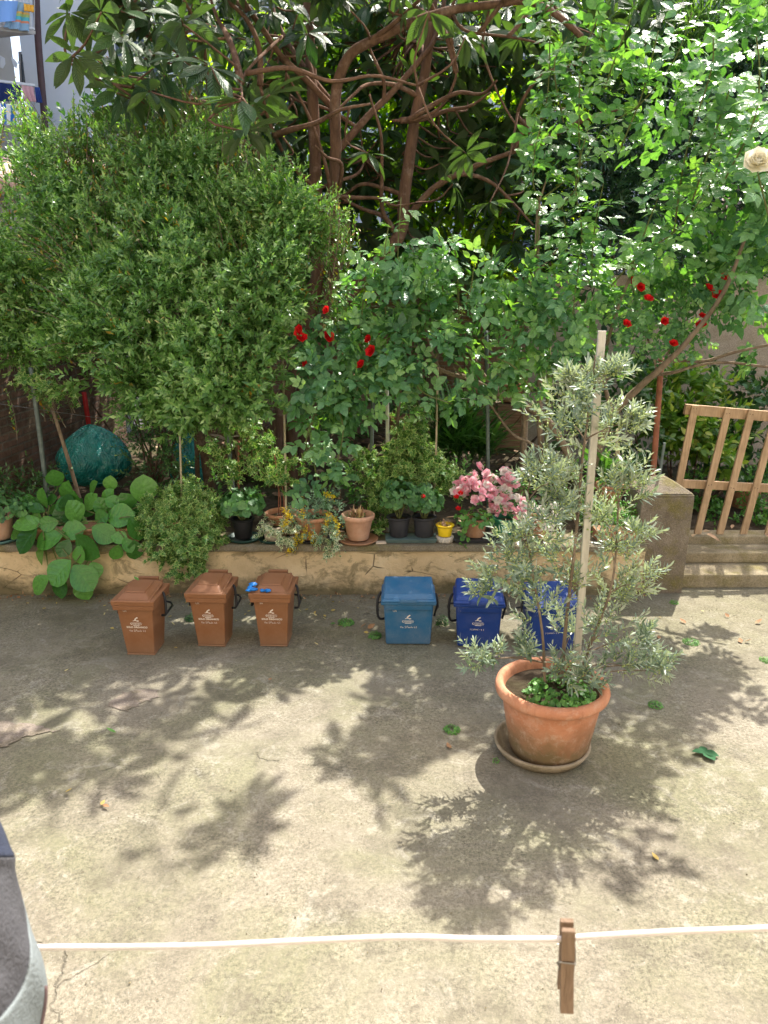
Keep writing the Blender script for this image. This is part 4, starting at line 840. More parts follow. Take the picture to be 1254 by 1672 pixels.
# 8 tall ivy on posts
mound('climbing_ivy', 'tall variegated ivy climbing a post behind the potted geraniums', 'ivy', onwall(675, 6.45) - Vector((0, 0, .14)),
      pxblobs([(672, 690, 6.5, .11), (668, 720, 6.5, .14), (680, 750, 6.48, .17), (700, 770, 6.45, .15), (655, 770, 6.48, .17), (630, 790, 6.45, .14), (605, 765, 6.45, .11), (585, 762, 6.45, .08), (625, 820, 6.4, .12), (615, 850, 6.35, .08), (645, 800, 6.45, .14), (715, 780, 6.4, .12), (735, 790, 6.4, .1), (700, 800, 6.4, .12), (655, 735, 6.5, .12), (612, 870, 6.2, .06)]), 2500, 6, .055, t_ivy(), M['ivy'], 101, L=.08, sag=.2, inner=.45)
b = MB(); b.tube([at(680, 860, 6.45), at(676, 780, 6.45), at(672, 690, 6.5)], .02, .012, 7, wob=.3); b.tube([at(705, 850, 6.4), at(708, 800, 6.4), at(690, 760, 6.42)], .014, .008, 6); b.build('stems', M['barkd'], bpy.data.objects['climbing_ivy'], smooth=True)
# 9 two black pots + tray
tr = MB(); q = onwall(671, 6.10); tr.frust(0, .035, (-.2, .2, -.075, .075), (-.215, .215, -.09, .09)); o = tr.build('plant_tray', M['greypl'], bevel=.004); o.location = q; tag(o, 'grey-green rectangular tray under the two dark grey geranium pots', 'tray')
geranium('taller geranium with a leggy stem in the dark grey pot nearer the dried-leaf pot', 651, .16, .19, .37, M['dkpot'], .093, .17, 170, 111, size=.062, zoff=.037)
geranium('geranium with one small red bloom in the dark grey pot nearer the yellow pot', 692, .16, .15, .33, M['dkpot'], .093, .17, 170, 112, [(691, 810, 5.95, .022, M['p_red'])], size=.066, zoff=.037)
m = MB(); q = onwall(622, 6.02); m.box((q.x, q.y, q.z + .008), (.085, .05, .014), rz=.1); tag(m.build('stone_tile', M['cream'], bevel=.002), 'small white tile lying on the coping beside the tray', 'tile')
# 10 yellow pot
q = onwall(726, 6.08); b = MB(); b.lathe([(.001, 0), (.068, 0), (.074, .01), (.074, .045), (.066, .052), (.05, .045), (.001, .045)], 30, wob=.02); o = b.build('stone_dish', m_cement('white_stone', (.4, .36, .3), (.65, .6, .52), .1), smooth=True); o.location = q; tag(o, 'mottled white stone dish under the little yellow pot', 'dish')
t = thing('yellow_pot_plant', 'small bright yellow pot with a withered seedling on a white dish', 'potted plant', q + Vector((0, 0, .05))); mk_pot(t, t.location, .066, .10, M['yellow'], .82, .022)
g = rng_(121); P, D, N, S, T = round_leaf_plant(g, t.location + Vector((0, 0, .11)), .07, .03, 26, .035, None); scatter('leaves', t_ovate(3, .45), P, D, N, S, M['l_dry'], t, seed=121)
# 11/12 azaleas + tray
tr = MB(); q = onwall(790, 6.10); tr.frust(0, .035, (-.24, .24, -.08, .08), (-.26, .26, -.095, .095)); o = tr.build('plant_tray', M['dkpot'], bevel=.004); o.location = q; tag(o, 'dark rectangular tray under the azalea pots', 'tray')
def azalea(label, px, potmat, blobs, nfl, seed, mats, r=.1, h=.16, leafm='l_ger'):
    t = thing('potted_azalea', label, 'potted plant', onwall(px, 6.12), 0, 'flowering azaleas on the wall'); mk_pot(t, t.location + Vector((0, 0, .037)), r, h, potmat, .78, .03); g = rng_(seed)
    bl = pxblobs(blobs); B, Dv = blob_pts(g, bl, 1800, .1); P, D, N, S, T = shoots(g, B, Dv + np.array([0, 0, .3]), np.full(len(B), .05), 6, 1.1, .032); scatter('foliage', t_ovate(2, .5), P, D, N, S, M[leafm], t, seed=seed, tint=T)
    base = None; k = 0; cache = {}
    for i in range(nfl):
        c, rad = bl[i % len(bl)]; d = nrm(g.normal(size=3) * np.array([1, .7, 1]) + np.array([0, -.65, .35])); pos = Vector(c) + Vector(d) * rad * g.uniform(.85, 1.12)
        mt = mats[int(g.integers(len(mats)))]; key = (mt, int(g.integers(3)))
        if key not in cache:
            f = rose_flower('flower', (0, 0, 0), .036, M[mt], t, seed + i, face=(0, -.75, .65), layers=((5, 1.25, 1.0), (5, .95, .85), (3, .4, .6))); f.data = f.data
            me = f.data; off = rootloc(t)
            for v in me.vertices: v.co += off
            cache[key] = f
        else: f = cache[key].copy(); C.objects.link(f); f.parent = t
        f.location = pos - t.location; f.rotation_euler = (g.normal(0, .4), g.normal(0, .5), g.normal(0, .5)); s = g.uniform(.85, 1.35); f.scale = (s, s, s)
    return t
az = azalea('pink and white azalea in a terracotta pot beside the little yellow pot', 775, M['clay'], [(768, 795, 6.12, .09), (785, 780, 6.15, .09), (805, 800, 6.1, .09), (790, 808, 6.05, .09), (822, 785, 6.12, .08), (750, 800, 6.1, .06)], 92, 131, ['p_pink', 'p_pink', 'p_pink', 'p_white'])
g = rng_(133); P, D, N, S, T = round_leaf_plant(g, at(775, 850, 6.02), .17, .1, 120, .045, None); scatter('trailing_leaves', t_round(11, .03), P, D, N, S, M['l_weed'], az, seed=133)
P = np.array([at(757 + g.normal(0, 4), y, 5.98) for y in np.linspace(855, 892, 9)]); scatter('trailing_leaves', t_round(11, .03), P, g.normal(size=P.shape), np.tile([0, -.8, .5], (9, 1)), np.full(9, .045), M['l_weed'], az, seed=134)
for (fx_, fy) in ((745, 812), (752, 806), (748, 831)): rose_flower('red_flower', at(fx_, fy, 6.0), .026, M['p_red'], az, fx_, layers=((5, 1.2, 1), (4, .7, .8)))
azalea('pale pink azalea in a dark green pot beside the potted olive', 822, M['green'], [(828, 815, 6.08, .09), (815, 825, 6.05, .07), (842, 828, 6.05, .07), (835, 798, 6.1, .07)], 60, 135, ['p_pink', 'p_pink', 'p_white'])
azalea('white azalea largely hidden behind the olive foliage', 875, M['clay'], [(865, 835, 6.1, .09), (885, 845, 6.08, .09), (855, 850, 6.05, .07), (900, 835, 6.1, .07)], 40, 137, ['p_white'])
# planter behind pillar side
t = thing('low_trough', 'low reddish trough of small-leaved greenery between the olive and the pillar', 'potted plant', onwall(1010, 6.12)); b = MB(); b.frust(0, .10, (-.2, .14, -.07, .07), (-.215, .155, -.085, .085)); b.build('planter', M['clay'], t, local=True, bevel=.006)
g = rng_(141); B, Dv = blob_pts(g, pxblobs([(990, 850, 6.1, .11), (1015, 840, 6.12, .11), (1000, 835, 6.15, .1), (1030, 850, 6.1, .07)]), 3500, .3); P, D, N, S, T = shoots(g, B, Dv + np.array([0, 0, .4]), np.full(len(B), .06), 6, 1.0, .026); scatter('foliage', t_ovate(2, .5), P, D, N, S, M['l_weed'], t, seed=141, tint=T)
# pot behind on the soil
t = thing('potted_shrub', 'terracotta pot with a staked leafy plant standing on the garden soil beside the pillar', 'potted plant', (at(990, 840, 6.7).x, 6.7, .31)); mk_pot(t, t.location + Vector((0, 0, .25)), .12, .22, M['clay'], .8)
b = MB(); b.box((t.location.x, 6.72, .43), (.3, .3, .26)); b.build('stand', M['board'], t)
m = MB(); m.tube([at(1005, 800, 6.7), at(1008, 700, 6.7)], .014, .01, 7); m.tube([at(1014, 800, 6.68), at(1010, 730, 6.7)], .008, .008, 6); m.build('stems', M['bamboo'], t)
g = rng_(145); n_ = 60; B = np.array(at(985, 765, 6.7)) + g.normal(0, .05, (n_, 3)); scatter('foliage', t_ovate(4, .16, .2), B, g.normal(size=(n_, 3)) + [0, 0, .5], g.normal(size=(n_, 3)) + [0, 0, 1], g.uniform(.14, .28, n_), M['l_strap'], t, bend=.4, seed=145)

# ============================================================ POSTS AND CANES
def post(name, label, cat, a, b_, r, mat, sides=8, group=None):
    a, b_ = Vector(a), Vector(b_); d = (a - b_).normalized(); t = MB(); v = a
    while v.z > .28: v = v + d * .02
    t.tube([tuple(Vector((0, 0, 0))), tuple((b_ - v) * .5 + Vector((.006, 0, 0))), tuple(b_ - v)], r, r * .92, sides, smooth=4, wob=.06); o = t.build(name, mat, smooth=True, local=True); o.location = v
    return tag(o, label, cat, group)
post('metal_post', 'leaning grey-green metal post in front of the dark brick wall', 'post', at(73, 785, 6.45), at(50, 600, 6.45), .022, M['metal'], 5)
post('metal_post', 'grey-green metal post behind the flowerless geranium', 'post', at(380, 815, 6.5), at(365, 640, 6.5), .02, M['metal'], 5)
post('metal_post', 'grey metal post behind the pot of dried leaves', 'post', at(603, 800, 6.6), at(610, 600, 6.6), .018, M['metal'], 5)
post('metal_post', 'slim grey post beside the strap-leaved clump', 'post', at(796, 770, 6.7), at(794, 540, 6.7), .018, M['metal'], 5)
post('bamboo_cane', 'pale bamboo cane rising from the ivy mass', 'cane', at(295, 800, 6.25), at(291, 640, 6.25), .009, M['bamboo'])
post('bamboo_cane', 'pale bamboo cane behind the yellow-flowered succulent', 'cane', at(466, 815, 6.25), at(461, 560, 6.28), .010, M['bamboo'])
post('bamboo_cane', 'pale thin cane between the climbing ivy and the strap-leaved clump', 'cane', at(709, 790, 6.4), at(715, 600, 6.4), .009, M['bamboo'])
post('white_pipe', 'white plastic pipe standing behind the climbing ivy', 'pipe', at(632, 760, 6.6), at(631, 590, 6.6), .017, M['pipe'])
post('wooden_post', 'brown wooden post among the rose stems behind the azaleas', 'post', at(852, 775, 6.8), at(862, 560, 6.8), .03, M['barkg'])
post('green_cane', 'green bamboo cane beside the brown post', 'cane', at(889, 775, 6.7), at(897, 560, 6.7), .017, M['cane'])
post('rusty_pole', 'rusty red pole standing behind the pillar', 'pole', at(1064, 790, 6.75), at(1080, 585, 6.75), .028, M['rust'])
post('red_pole', 'bright red pole leaning on the brick wall behind the tarp', 'pole', at(150, 735, 8.6), at(137, 640, 8.6), .03, M['red'])
post('wooden_stick', 'thin brown stick rising behind the geranium and metal post', 'stick', at(388, 815, 6.4), at(390, 720, 6.4), .011, M['rust'])
post('dark_post', 'dark slim post beside the teal tarp', 'post', at(322, 790, 6.7), at(320, 690, 6.7), .022, M['barkd'])
post('thorny_stem', 'leaning thorny stem crossing in front of the tarp', 'stem', at(122, 790, 6.6), at(85, 665, 6.6), .018, M['barkg'])
m = MB(); m.tube([at(-30, 655, 6.5), at(60, 668, 6.5), at(200, 686, 6.5), at(370, 690, 6.5)], .0018, .0018, 4, smooth=3); tag(m.build('fence_wire', M['wire']), 'thin wire strung between the posts before the brick wall', 'wire')
m = MB(); m.tube([at(610, 655, 6.6), at(700, 650, 6.65), at(795, 652, 6.7), at(1000, 655, 6.75)], .0018, .0018, 4, smooth=3); tag(m.build('fence_wire', M['wire']), 'thin wire strung between posts behind the azaleas', 'wire')

# ============================================================ TARP BUNDLE
def lump(name, label, px, py, Y, rx, ry, rz, mat, seed, peak=.35):
    c = at(px, py, Y); g = rng_(seed); nu, nv = 90, 40; vs, fs = [], []; c.z = max(c.z, .3 + rz * .8)
    for j in range(nv + 1):
        v = j / nv; ph = math.pi * v
        for i in range(nu):
            u = 2 * math.pi * i / nu; r = 1 + .035 * abs(math.sin(u * 4.5 + 2 * v + math.sin(u * 2 + 5 * v))) + .02 * math.sin(u * 9 + 11 * v + 3 * math.sin(v * 9)) + .09 * math.sin(u * 3 + 1) + .05 * math.sin(u * 5 + v * 7) + .012 * math.sin(u * 17 + 6 * math.sin(v * 11))
            z = math.cos(ph); z = z + peak * max(0, 1 - v * 3.2)
            vs.append((math.sin(ph) * math.cos(u) * rx * r, math.sin(ph) * math.sin(u) * ry * r, z * rz * (1 + .04 * math.sin(u * 4))))
    for j in range(nv):
        for i in range(nu): a = j * nu + i; b_ = j * nu + (i + 1) % nu; fs.append((a, a + nu, b_ + nu, b_))
    m = MB(); m.add(vs, fs); o = m.build(name, mat, smooth=True); o.location = c; return tag(o, label, 'tarp')
k = NT('teal_tarp'); p = k.pos(); base = k.ramp(k.noise(p, 3, 4), [(.3, (.005, .12, .12)), (.7, (.02, .27, .25))])
k.bump(k.math('ADD', k.noise(k.pos((1, 1, .35)), 9, 3, .5, 2.5), k.math('MULTIPLY', k.noise(p, 26, 3, .5, 1.0), .35)), 1.0, .05); M['tarp'] = k.fin(base, .2, .7)
lump('tarp_bundle', 'glossy teal plastic tarp wrapped over a bulky heap by the brick wall', 152, 752, 7.4, .34, .34, .26, M['tarp'], 1)
lump('tarp_bundle', 'smaller crumpled teal tarp behind the dark slim post', 308, 765, 7.3, .18, .2, .36, M['tarp'], 2, .2)

# ============================================================ WOODEN GATE
gt = thing('wooden_gate', 'weathered slatted wooden gate leaning sideways above the steps', 'gate', (at(1190, 905, 6.75).x, 6.75, .29)); GY = 6.75
def gp(x, y, dy=0): return at(x, y, GY + dy)
m = MB(); m.beam(gp(1118, 668, .05), gp(1330, 686, .05), .09, .045, up=(0, 1, 0)); m.build('top_rail', M['pale'], gt, bevel=.003)
m = MB(); m.beam(gp(1104, 789, .05), gp(1330, 801, .05), .075, .04, up=(0, 1, 0)); m.build('middle_rail', M['pale'], gt, bevel=.003)
m = MB(); m.beam(gp(1126, 900, .05), gp(1330, 906, .05), .08, .05, up=(0, 1, 0)); m.build('bottom_rail', M['pale'], gt, bevel=.003)
for (x0, y0, x1, y1) in ((1135, 662, 1107, 796), (1190, 666, 1130, 906), (1228, 669, 1166, 906), (1268, 672, 1204, 907), (1308, 676, 1244, 907), (1350, 680, 1286, 908)):
    m = MB(); m.beam(gp(x1, y1), gp(x0, y0), .062, .026, up=(0, 1, 0)); so_ = m.build('slat', M['pale'], gt, bevel=.003); m = MB()
    for f_ in ((.025, .96) if y1 < 850 else (.035, .47, .965)):
        for dx_ in (-.012, .012):
            q = gp(x1 + (x0 - x1) * f_, y1 + (y0 - y1) * f_) + Vector((dx_, -.0145, g.normal(0, .006))); m.tube([q, q + Vector((0, .006, 0))], .0045, .0045, 6, smooth=1)
    m.build('nail', M['barkd'], so_)

# ============================================================ SHRUBS AND TREES
def wood(parent, lines, mat, name='trunk', sides=8):
    b = MB()
    for i, (pts, r0, r1) in enumerate(lines): b.tube(pts, r0, r1, sides, smooth=6, wob=.12, seed=i)
    return b.build(name, mat, parent, smooth=True)
def leafy(parent, g, blobs, per, n, size, ang, tm, mat, L, up=.35, sag=0, inner=.3, bias=(0, 0, .5), bend=.15, name='crown', seed=0, opp=False, jit=.3, comp=False, lvar=.6, taper=.35):
    B, Dv = blob_pts(g, blobs, per, inner); Dv = Dv + np.array(bias) + g.normal(0, jit, Dv.shape)
    P, D, N, S, T = shoots(g, B, Dv, L * (1 - lvar / 2 + lvar * g.random(len(B))), n, ang, size, upw=up, sag=sag, opp=opp, taper=taper)
    if comp: P, D, N, S, T = compound(P, D, N, S, T, g)
    return scatter(name, tm, P, D, N, S, mat, parent, bend=bend, seed=seed, tint=T)

# --- myrtle / pittosporum mass on the left
my = thing('evergreen_shrub', 'huge billowing small-leaved evergreen shrub overhanging the wall', 'shrub', (at(335, 790, 6.8).x, 6.8, .3)); g = rng_(200)
MBL = [(40, 370, 7.0, .55), (-60, 420, 6.9, .6), (-140, 560, 6.8, .5), (130, 330, 7.1, .5), (110, 250, 7.2, .35), (230, 330, 7.0, .55), (300, 250, 7.0, .35), (310, 310, 6.9, .38), (370, 385, 6.8, .38), (430, 375, 6.7, .22), (60, 480, 6.7, .48), (170, 450, 6.6, .55), (280, 450, 6.5, .5), (370, 470, 6.4, .45), (440, 430, 6.4, .3), (500, 370, 6.6, .17), (165, 535, 6.35, .34), (270, 570, 6.25, .48), (370, 580, 6.2, .40), (440, 540, 6.3, .28), (470, 480, 6.4, .27), (145, 600, 6.2, .16), (245, 628, 6.15, .2), (320, 645, 6.1, .2), (400, 640, 6.1, .2), (440, 620, 6.2, .2), (200, 250, 7.2, .3), (60, 530, 6.7, .2), (520, 480, 6.5, .12), (530, 370, 6.6, .1)]
MBL = [((x - (x - 370) * .38 - 12) if x > 370 else x, y + (36 if 100 < x < 320 and y < 340 else 0), Y, r) for x, y, Y, r in MBL] + [(460, 356, 6.7, .14), (490, 376, 6.65, .1), (470, 400, 6.6, .12), (420, 320, 6.8, .16), (500, 490, 6.5, .1)]
bl = [(c, r * .86) for c, r in pxblobs(MBL)]
base = my.location; lines = [([base + Vector((0, 0, -.02)), base + Vector((.05, -.05, .6)), at(300, 600, 6.5)], .07, .04), ([base + Vector((-.15, .05, 0)), base + Vector((-.3, 0, .7)), at(180, 540, 6.7)], .05, .03)]
for c, r in bl: lines.append(([at(300, 640, 6.55), at(290, 600, 6.6).lerp(Vector(c), .5) + Vector((0, 0, .05)), Vector(c)], .022, .006))
wood(my, lines, M['barkd'], sides=6)
tmD = t_ovate(1, .40, .3, .42)
B, Dv = [], []
for c, r in bl:
    c = np.array(c)
    for k in range(int(17 + 72 * r * r)):
        d = nrm(g.normal(size=3) * np.array([1, .9, 1]) + np.array([-.1, -.35, .1])); q = c + d * r * g.uniform(.66, 1.22)
        if math.sin(q[0] * 5.3 + 1) * math.sin(q[2] * 6.1) * math.sin(q[1] * 4.7) > .2: continue
        rad = g.uniform(.09, .19); m_ = int(620 * rad * rad) + 6; ax = nrm(d + np.array([-.15, 0, .55]) + g.normal(0, .25, 3))
        o_ = nrm(g.normal(size=(m_, 3))) * (g.random((m_, 1)) ** .5) * rad; o_ = o_ + ax * (o_ @ ax)[:, None] * .7
        B.append(q + o_); Dv.append(nrm(o_) * .7 + ax * .9 + g.normal(0, .2, (m_, 3)))
B, Dv = np.concatenate(B), np.concatenate(Dv)
P, D, N, S, T = shoots(g, B, Dv, .12 * (.6 + .8 * g.random(len(B))), 10, .95, .060, upw=.3, opp=True)
S = S * (1 + .3 * np.clip((2.6 - P[:, 2]) / 1.2, 0, 1)); cl_t = .5 + .5 * np.sin(P[:, 0] * 6 + 2 * np.sin(P[:, 2] * 5)) * np.sin(P[:, 2] * 7 + P[:, 1] * 3)
scatter('crown', tmD, P, D, N, S, M['l_myrtle'], my, seed=201, tint=T * .75 + .3 * cl_t)
leafy(my, g, [(c, r * .55) for c, r in bl], 700, 10, .055, 1.0, tmD, M['l_myrtle'], .14, inner=.15, opp=True, seed=202, name='inner_foliage')
# loose upright sprays at the top
sp = [(30, 170, 7.2), (60, 210, 7.2), (110, 200, 7.2), (160, 190, 7.2), (250, 170, 7.1), (270, 140, 7.1), (290, 180, 7.1), (350, 165, 6.9), (365, 185, 6.9), (330, 200, 7.0), (215, 200, 7.1), (10, 240, 7.2), (390, 240, 6.8), (180, 240, 7.1), (80, 260, 7.2), (400, 280, 6.8), (310, 150, 7.0), (380, 190, 6.9), (130, 230, 7.2), (555, 360, 6.6), (540, 345, 6.6), (555, 475, 6.5), (60, 600, 6.7)]
sbl = []
m = MB(); B, Dv, Ls = [], [], []
for (px, py, Y) in sp:
    tip = at(px, py, Y)
    for k in range(14):
        t_ = tip + Vector(g.normal(0, .09, 3)); bs = t_ + Vector((g.normal(.12 if px < 200 else 0, .07), g.normal(0, .08), -.42)); m.tube([bs, bs.lerp(t_, .5) + Vector((.02, 0, .02)), t_], .004, .0015, 4, smooth=3); B.append(bs); Dv.append(t_ - bs); Ls.append((t_ - bs).length)
for c, r in bl:
    for k in range(int(5 + 26 * r)):
        d = nrm(g.normal(size=3) * np.array([1, .7, .8]) + np.array([-.25, -.35, .5])); bs = Vector(np.array(c) + d * r * .7); L_ = g.uniform(.22, .46); u = Vector(nrm(d + np.array([-.2, 0, .6]))); t_ = bs + u * L_ + Vector((0, -.04, -.03))
        m.tube([bs, bs + u * L_ * .5 + Vector((0, 0, .02)), t_], .004, .0015, 4, smooth=2); B.append(bs); Dv.append(t_ - bs); Ls.append(L_)
m.build('sprigs', M['barkg'], my)
P, D, N, S, T = shoots(g, np.array([tuple(v) for v in B]), np.array([tuple(v) for v in Dv]), np.array(Ls), 28, .9, .050, upw=.3, opp=True); scatter('sprig_leaves', tmD, P, D, N, S, M['l_myrtle'], my, seed=203, tint=T)
nd = 900; ii = g.integers(0, len(P), nd); scatter('yellowed_leaves', tmD, P[ii] + g.normal(0, .03, (nd, 3)), D[ii], N[ii] + g.normal(0, .4, (nd, 3)), S[ii] * 1.05, M['l_fall'], my, seed=204)
# darker shrub under it
ds = thing('dark_shrub', 'darker green leafy shrub between the teal tarps under the big evergreen', 'shrub', (at(245, 790, 6.8).x, 6.8, .3)); g = rng_(210)
dbl = pxblobs([(245, 690, 6.7, .16), (260, 720, 6.65, .22), (240, 745, 6.65, .12), (280, 690, 6.7, .2), (250, 765, 6.65, .17), (275, 760, 6.65, .14), (300, 680, 6.7, .15), (225, 680, 6.7, .1)])
leafy(ds, g, dbl, 900, 16, .042, 1.0, t_ovate(1, .45, .3), M['l_dark'], .2, inner=.2, seed=211); wood(ds, [([Vector((c[0], c[1], c[2])), ds.location + Vector((0, 0, .25)), ds.location], .008, .02) for c, r in dbl], M['barkd'], 'stems', 5)
# lower left climbing ivy near the grey post + left bush with bergenia neighbours
iv = thing('ivy_sprig', 'sprig of cream-edged ivy hanging on the grey leaning post', 'ivy', at(50, 615, 6.45)); g = rng_(215)
leafy(iv, g, pxblobs([(40, 610, 6.45, .09), (60, 625, 6.45, .09), (85, 635, 6.45, .08), (115, 645, 6.5, .05)]), 1600, 5, .06, 1.1, t_ivy(), M['ivy'], .08, sag=.2, inner=.1, bias=(0, -.1, -.1), seed=216); wood(iv, [([at(90, 665, 6.6), at(70, 625, 6.5), at(30, 600, 6.45)], .008, .004)], M['barkg'], 'stem', 5)
lf = thing('low_weeds', 'low dark leafy plants behind the pale clay pot', 'plant', (at(30, 800, 6.5).x, 6.5, .3)); g = rng_(217)
leafy(lf, g, pxblobs([(20, 800, 6.4, .15), (60, 790, 6.5, .15), (85, 785, 6.4, .1), (0, 820, 6.4, .15), (40, 830, 6.35, .12)]), 1400, 7, .05, 1.0, t_ovate(2, .35), M['l_dark'], .12, inner=.2, name='foliage', seed=218)
rf = thing('red_flower_shrub', 'red-flowered shrub peeping past the evergreen at the frame edge', 'shrub', at(-10, 460, 7.8)); g = rng_(219)
leafy(rf, g, pxblobs([(5, 440, 7.8, .2), (-20, 480, 7.8, .3), (10, 530, 7.6, .18), (-10, 560, 7.5, .2)]), 420, 4, .09, 1.0, t_ovate(3, .55), M['l_rose'], .1, comp=True, inner=.2, seed=220); wood(rf, [([at(-20, 760, 7.5), at(5, 640, 7.5), at(20, 560, 7.5), at(5, 480, 7.7)], .03, .01)], M['barkg'], 'trunk', 7)
for i, (x, y) in enumerate(((8, 436), (28, 440), (2, 452), (28, 480), (12, 445))): rose_flower('flower', at(x, y, 7.45), .06, M['p_red'], rf, 220 + i)

# --- loquat tree
lq = thing('loquat_tree', 'large loquat tree with reddish-brown forking trunks and long ribbed leaves', 'tree', at(455, 775, 8.3)); lq.location.z = .28; g = rng_(230)
A = lambda L_, Y0, Y1=None: [at(x, y, Y0 + ((Y1 or Y0) - Y0) * i / (len(L_) - 1)) for i, (x, y) in enumerate(L_)]
lines = [(A([(450, 800), (452, 700), (490, 570), (518, 450), (516, 310), (512, 190), (505, 60), (500, -90)], 8.3), .17, .075),
 (A([(475, 800), (480, 690), (520, 560), (546, 420), (545, 320), (548, 240), (547, 170), (556, 120), (578, 84), (623, 60), (680, 34), (740, 16), (800, 8), (860, 2), (905, 22), (950, 60)], 8.4, 7.6), .14, .04),
 (A([(551, 247), (600, 191), (640, 151), (687, 96), (711, 60), (730, -20)], 8.3, 8.6), .075, .03),
 (A([(545, 178), (500, 130), (460, 92), (424, 40), (400, 5), (370, -60)], 8.2, 7.6), .06, .03), (A([(540, 165), (490, 100), (450, 30), (440, -40)], 8.3, 8.6), .05, .03),
 (A([(480, 800), (530, 560), (575, 475), (650, 388), (660, 319), (671, 239), (680, 180), (695, 112), (703, 40), (715, -70)], 8.6), .16, .07),
 (A([(662, 360), (690, 325), (719, 299), (767, 275), (818, 255), (880, 235)], 8.6, 8.2), .07, .03), (A([(640, 197), (679, 195), (719, 175), (743, 131), (743, 96), (735, 60)], 8.4, 8.0), .03, .018),
 (A([(516, 310), (470, 260), (440, 200), (425, 140)], 8.3, 7.4), .05, .02), (A([(518, 330), (470, 300), (420, 250), (350, 180), (330, 60), (300, 0)], 8.3, 7.2), .06, .02), (A([(330, 100), (240, 60), (215, 10)], 7.3, 6.9), .03, .015), (A([(350, 170), (250, 150), (160, 130), (110, 100)], 7.3, 6.6), .03, .012),
 (A([(735, 16), (760, 50), (830, 60), (880, 70)], 8.0, 7.6), .03, .015), (A([(800, 8), (790, 90), (840, 200), (870, 180)], 8.0, 7.8), .025, .012), (A([(460, 60), (400, 120), (395, 160)], 7.6, 6.0), .03, .012)]
lines = [(a_, b_ * .52, c_ * .6) for a_, b_, c_ in lines]
nod = [Vector(q) for l in lines for q in spline(l[0], 3) if Vector(q).z > 2.6]
for k in range(34):
    a_ = nod[int(g.integers(len(nod)))]; d_ = Vector((g.normal(0, .8), g.normal(0, .5), .6)).normalized(); L_ = g.uniform(.6, 1.5); pp = [a_]
    for j in range(4): d_ = (d_ + Vector(g.normal(0, .3, 3))).normalized(); pp.append(pp[-1] + d_ * L_ / 4)
    lines.append((pp, g.uniform(.018, .032), .009))
wood(lq, lines, M['bark'], sides=10)
cent = []
def tips(n, x0, x1, y0, y1, Ya, Yb):
    for _ in range(n): cent.append(at(g.uniform(x0, x1), g.uniform(y0, y1), g.uniform(Ya, Yb)))
tips(26, 150, 330, -40, 190, 6.6, 8.0); tips(10, 95, 200, -60, 40, 6.6, 7.6); tips(24, 330, 520, -60, 60, 7.4, 9.4); tips(36, 330, 480, 60, 300, 7.6, 9.4)
tips(8, 480, 900, -60, 60, 7.6, 9.0); tips(150, 480, 900, -80, 140, 9.2, 10.4); tips(90, 500, 860, 120, 330, 9.0, 10.2); tips(34, 480, 860, 300, 450, 9.0, 10.2); tips(26, 880, 1080, -60, 70, 8.4, 9.6)
tips(34, 480, 860, 60, 300, 8.8, 9.6); tips(30, 300, 520, 150, 420, 9.2, 10.2); tips(90, 170, 480, -60, 320, 8.8, 10.2)
# crown above the frame, gives the dappled shade
for _ in range(330):
    c = Vector((g.uniform(-2.6, 3.0), g.uniform(5.8, 8.2), g.uniform(4.75, 6.3)))
    if ((c.x - .2) / 2.6) ** 2 + ((c.y - 6.95) / 1.0) ** 2 + ((c.z - 5.3) / 1.0) ** 2 < 1 and math.sin(c.x * 4.1) * math.sin(c.y * 3.7 + 1) > -.3 and (c.x < .45 or g.random() < .3): cent.append(c)
hero = [((245, 150), 6.0, .31), ((300, 100), 6.1, .28), ((395, 165), 5.6, .33), ((440, 155), 5.7, .3), ((400, 215), 5.6, .30), ((300, 40), 6.2, .28), ((120, 90), 6.2, .27), ((345, 110), 5.9, .28), ((200, 60), 6.3, .28), ((165, 20), 6.3, .28), ((700, 20), 6.8, .26), ((760, 60), 6.9, .26), ((600, 250), 7.4, .25), ((760, 250), 7.2, .26), ((800, 330), 7.0, .24), ((740, 300), 7.3, .24)]
P, D, N, S, T = [], [], [], [], []
def rosette(c, s, n=9, dark=0, spread=1.1):
    ax = nrm(np.array([g.normal(0, .5), g.normal(-.1, .4), .55])); e1 = nrm(np.cross(ax, g.normal(size=3))); e2 = np.cross(ax, e1)
    for k in range(n):
        a = k * 2.4 + g.normal(0, .2); el = spread + g.normal(0, .25) + .03 * k; rad = e1 * math.cos(a) + e2 * math.sin(a); D.append(ax * math.cos(el) + rad * math.sin(el) - np.array([0, 0, .5])); N.append(ax * math.sin(el) - rad * math.cos(el) + np.array([0, 0, .3])); P.append(np.array(c) + rad * .012); S.append(s * g.uniform(.7, 1.1)); T.append(np.clip(g.normal(.45, .25), 0, 1))
for c in cent: rosette(c, g.uniform(.25, .36), int(g.integers(7, 11)))
for (px, py), Y, s in hero: rosette(at(px, py, Y), s, 9)
scatter('crown', t_ovate(6, .30, .25, .56), np.array(P), np.array(D), np.array(N), np.array(S), M['l_loq'], lq, bend=.28, seed=231, tint=np.array(T))
# twigs to the leaf rosettes
tw = MB(); nodes = [Vector(q) for l in lines for q in spline(l[0], 3)]
for c in cent[:420] + [at(*h[0], h[1]) for h in hero]:
    a0 = min(nodes, key=lambda v: (v - c).length); 
    if (a0 - c).length < 1.1: tw.tube([a0, a0.lerp(c, .5) + Vector((g.normal(0, .08), g.normal(0, .08), -.06)), c], .012, .006, 5, smooth=3)
tw.build('twigs', M['bark'], lq, smooth=True)

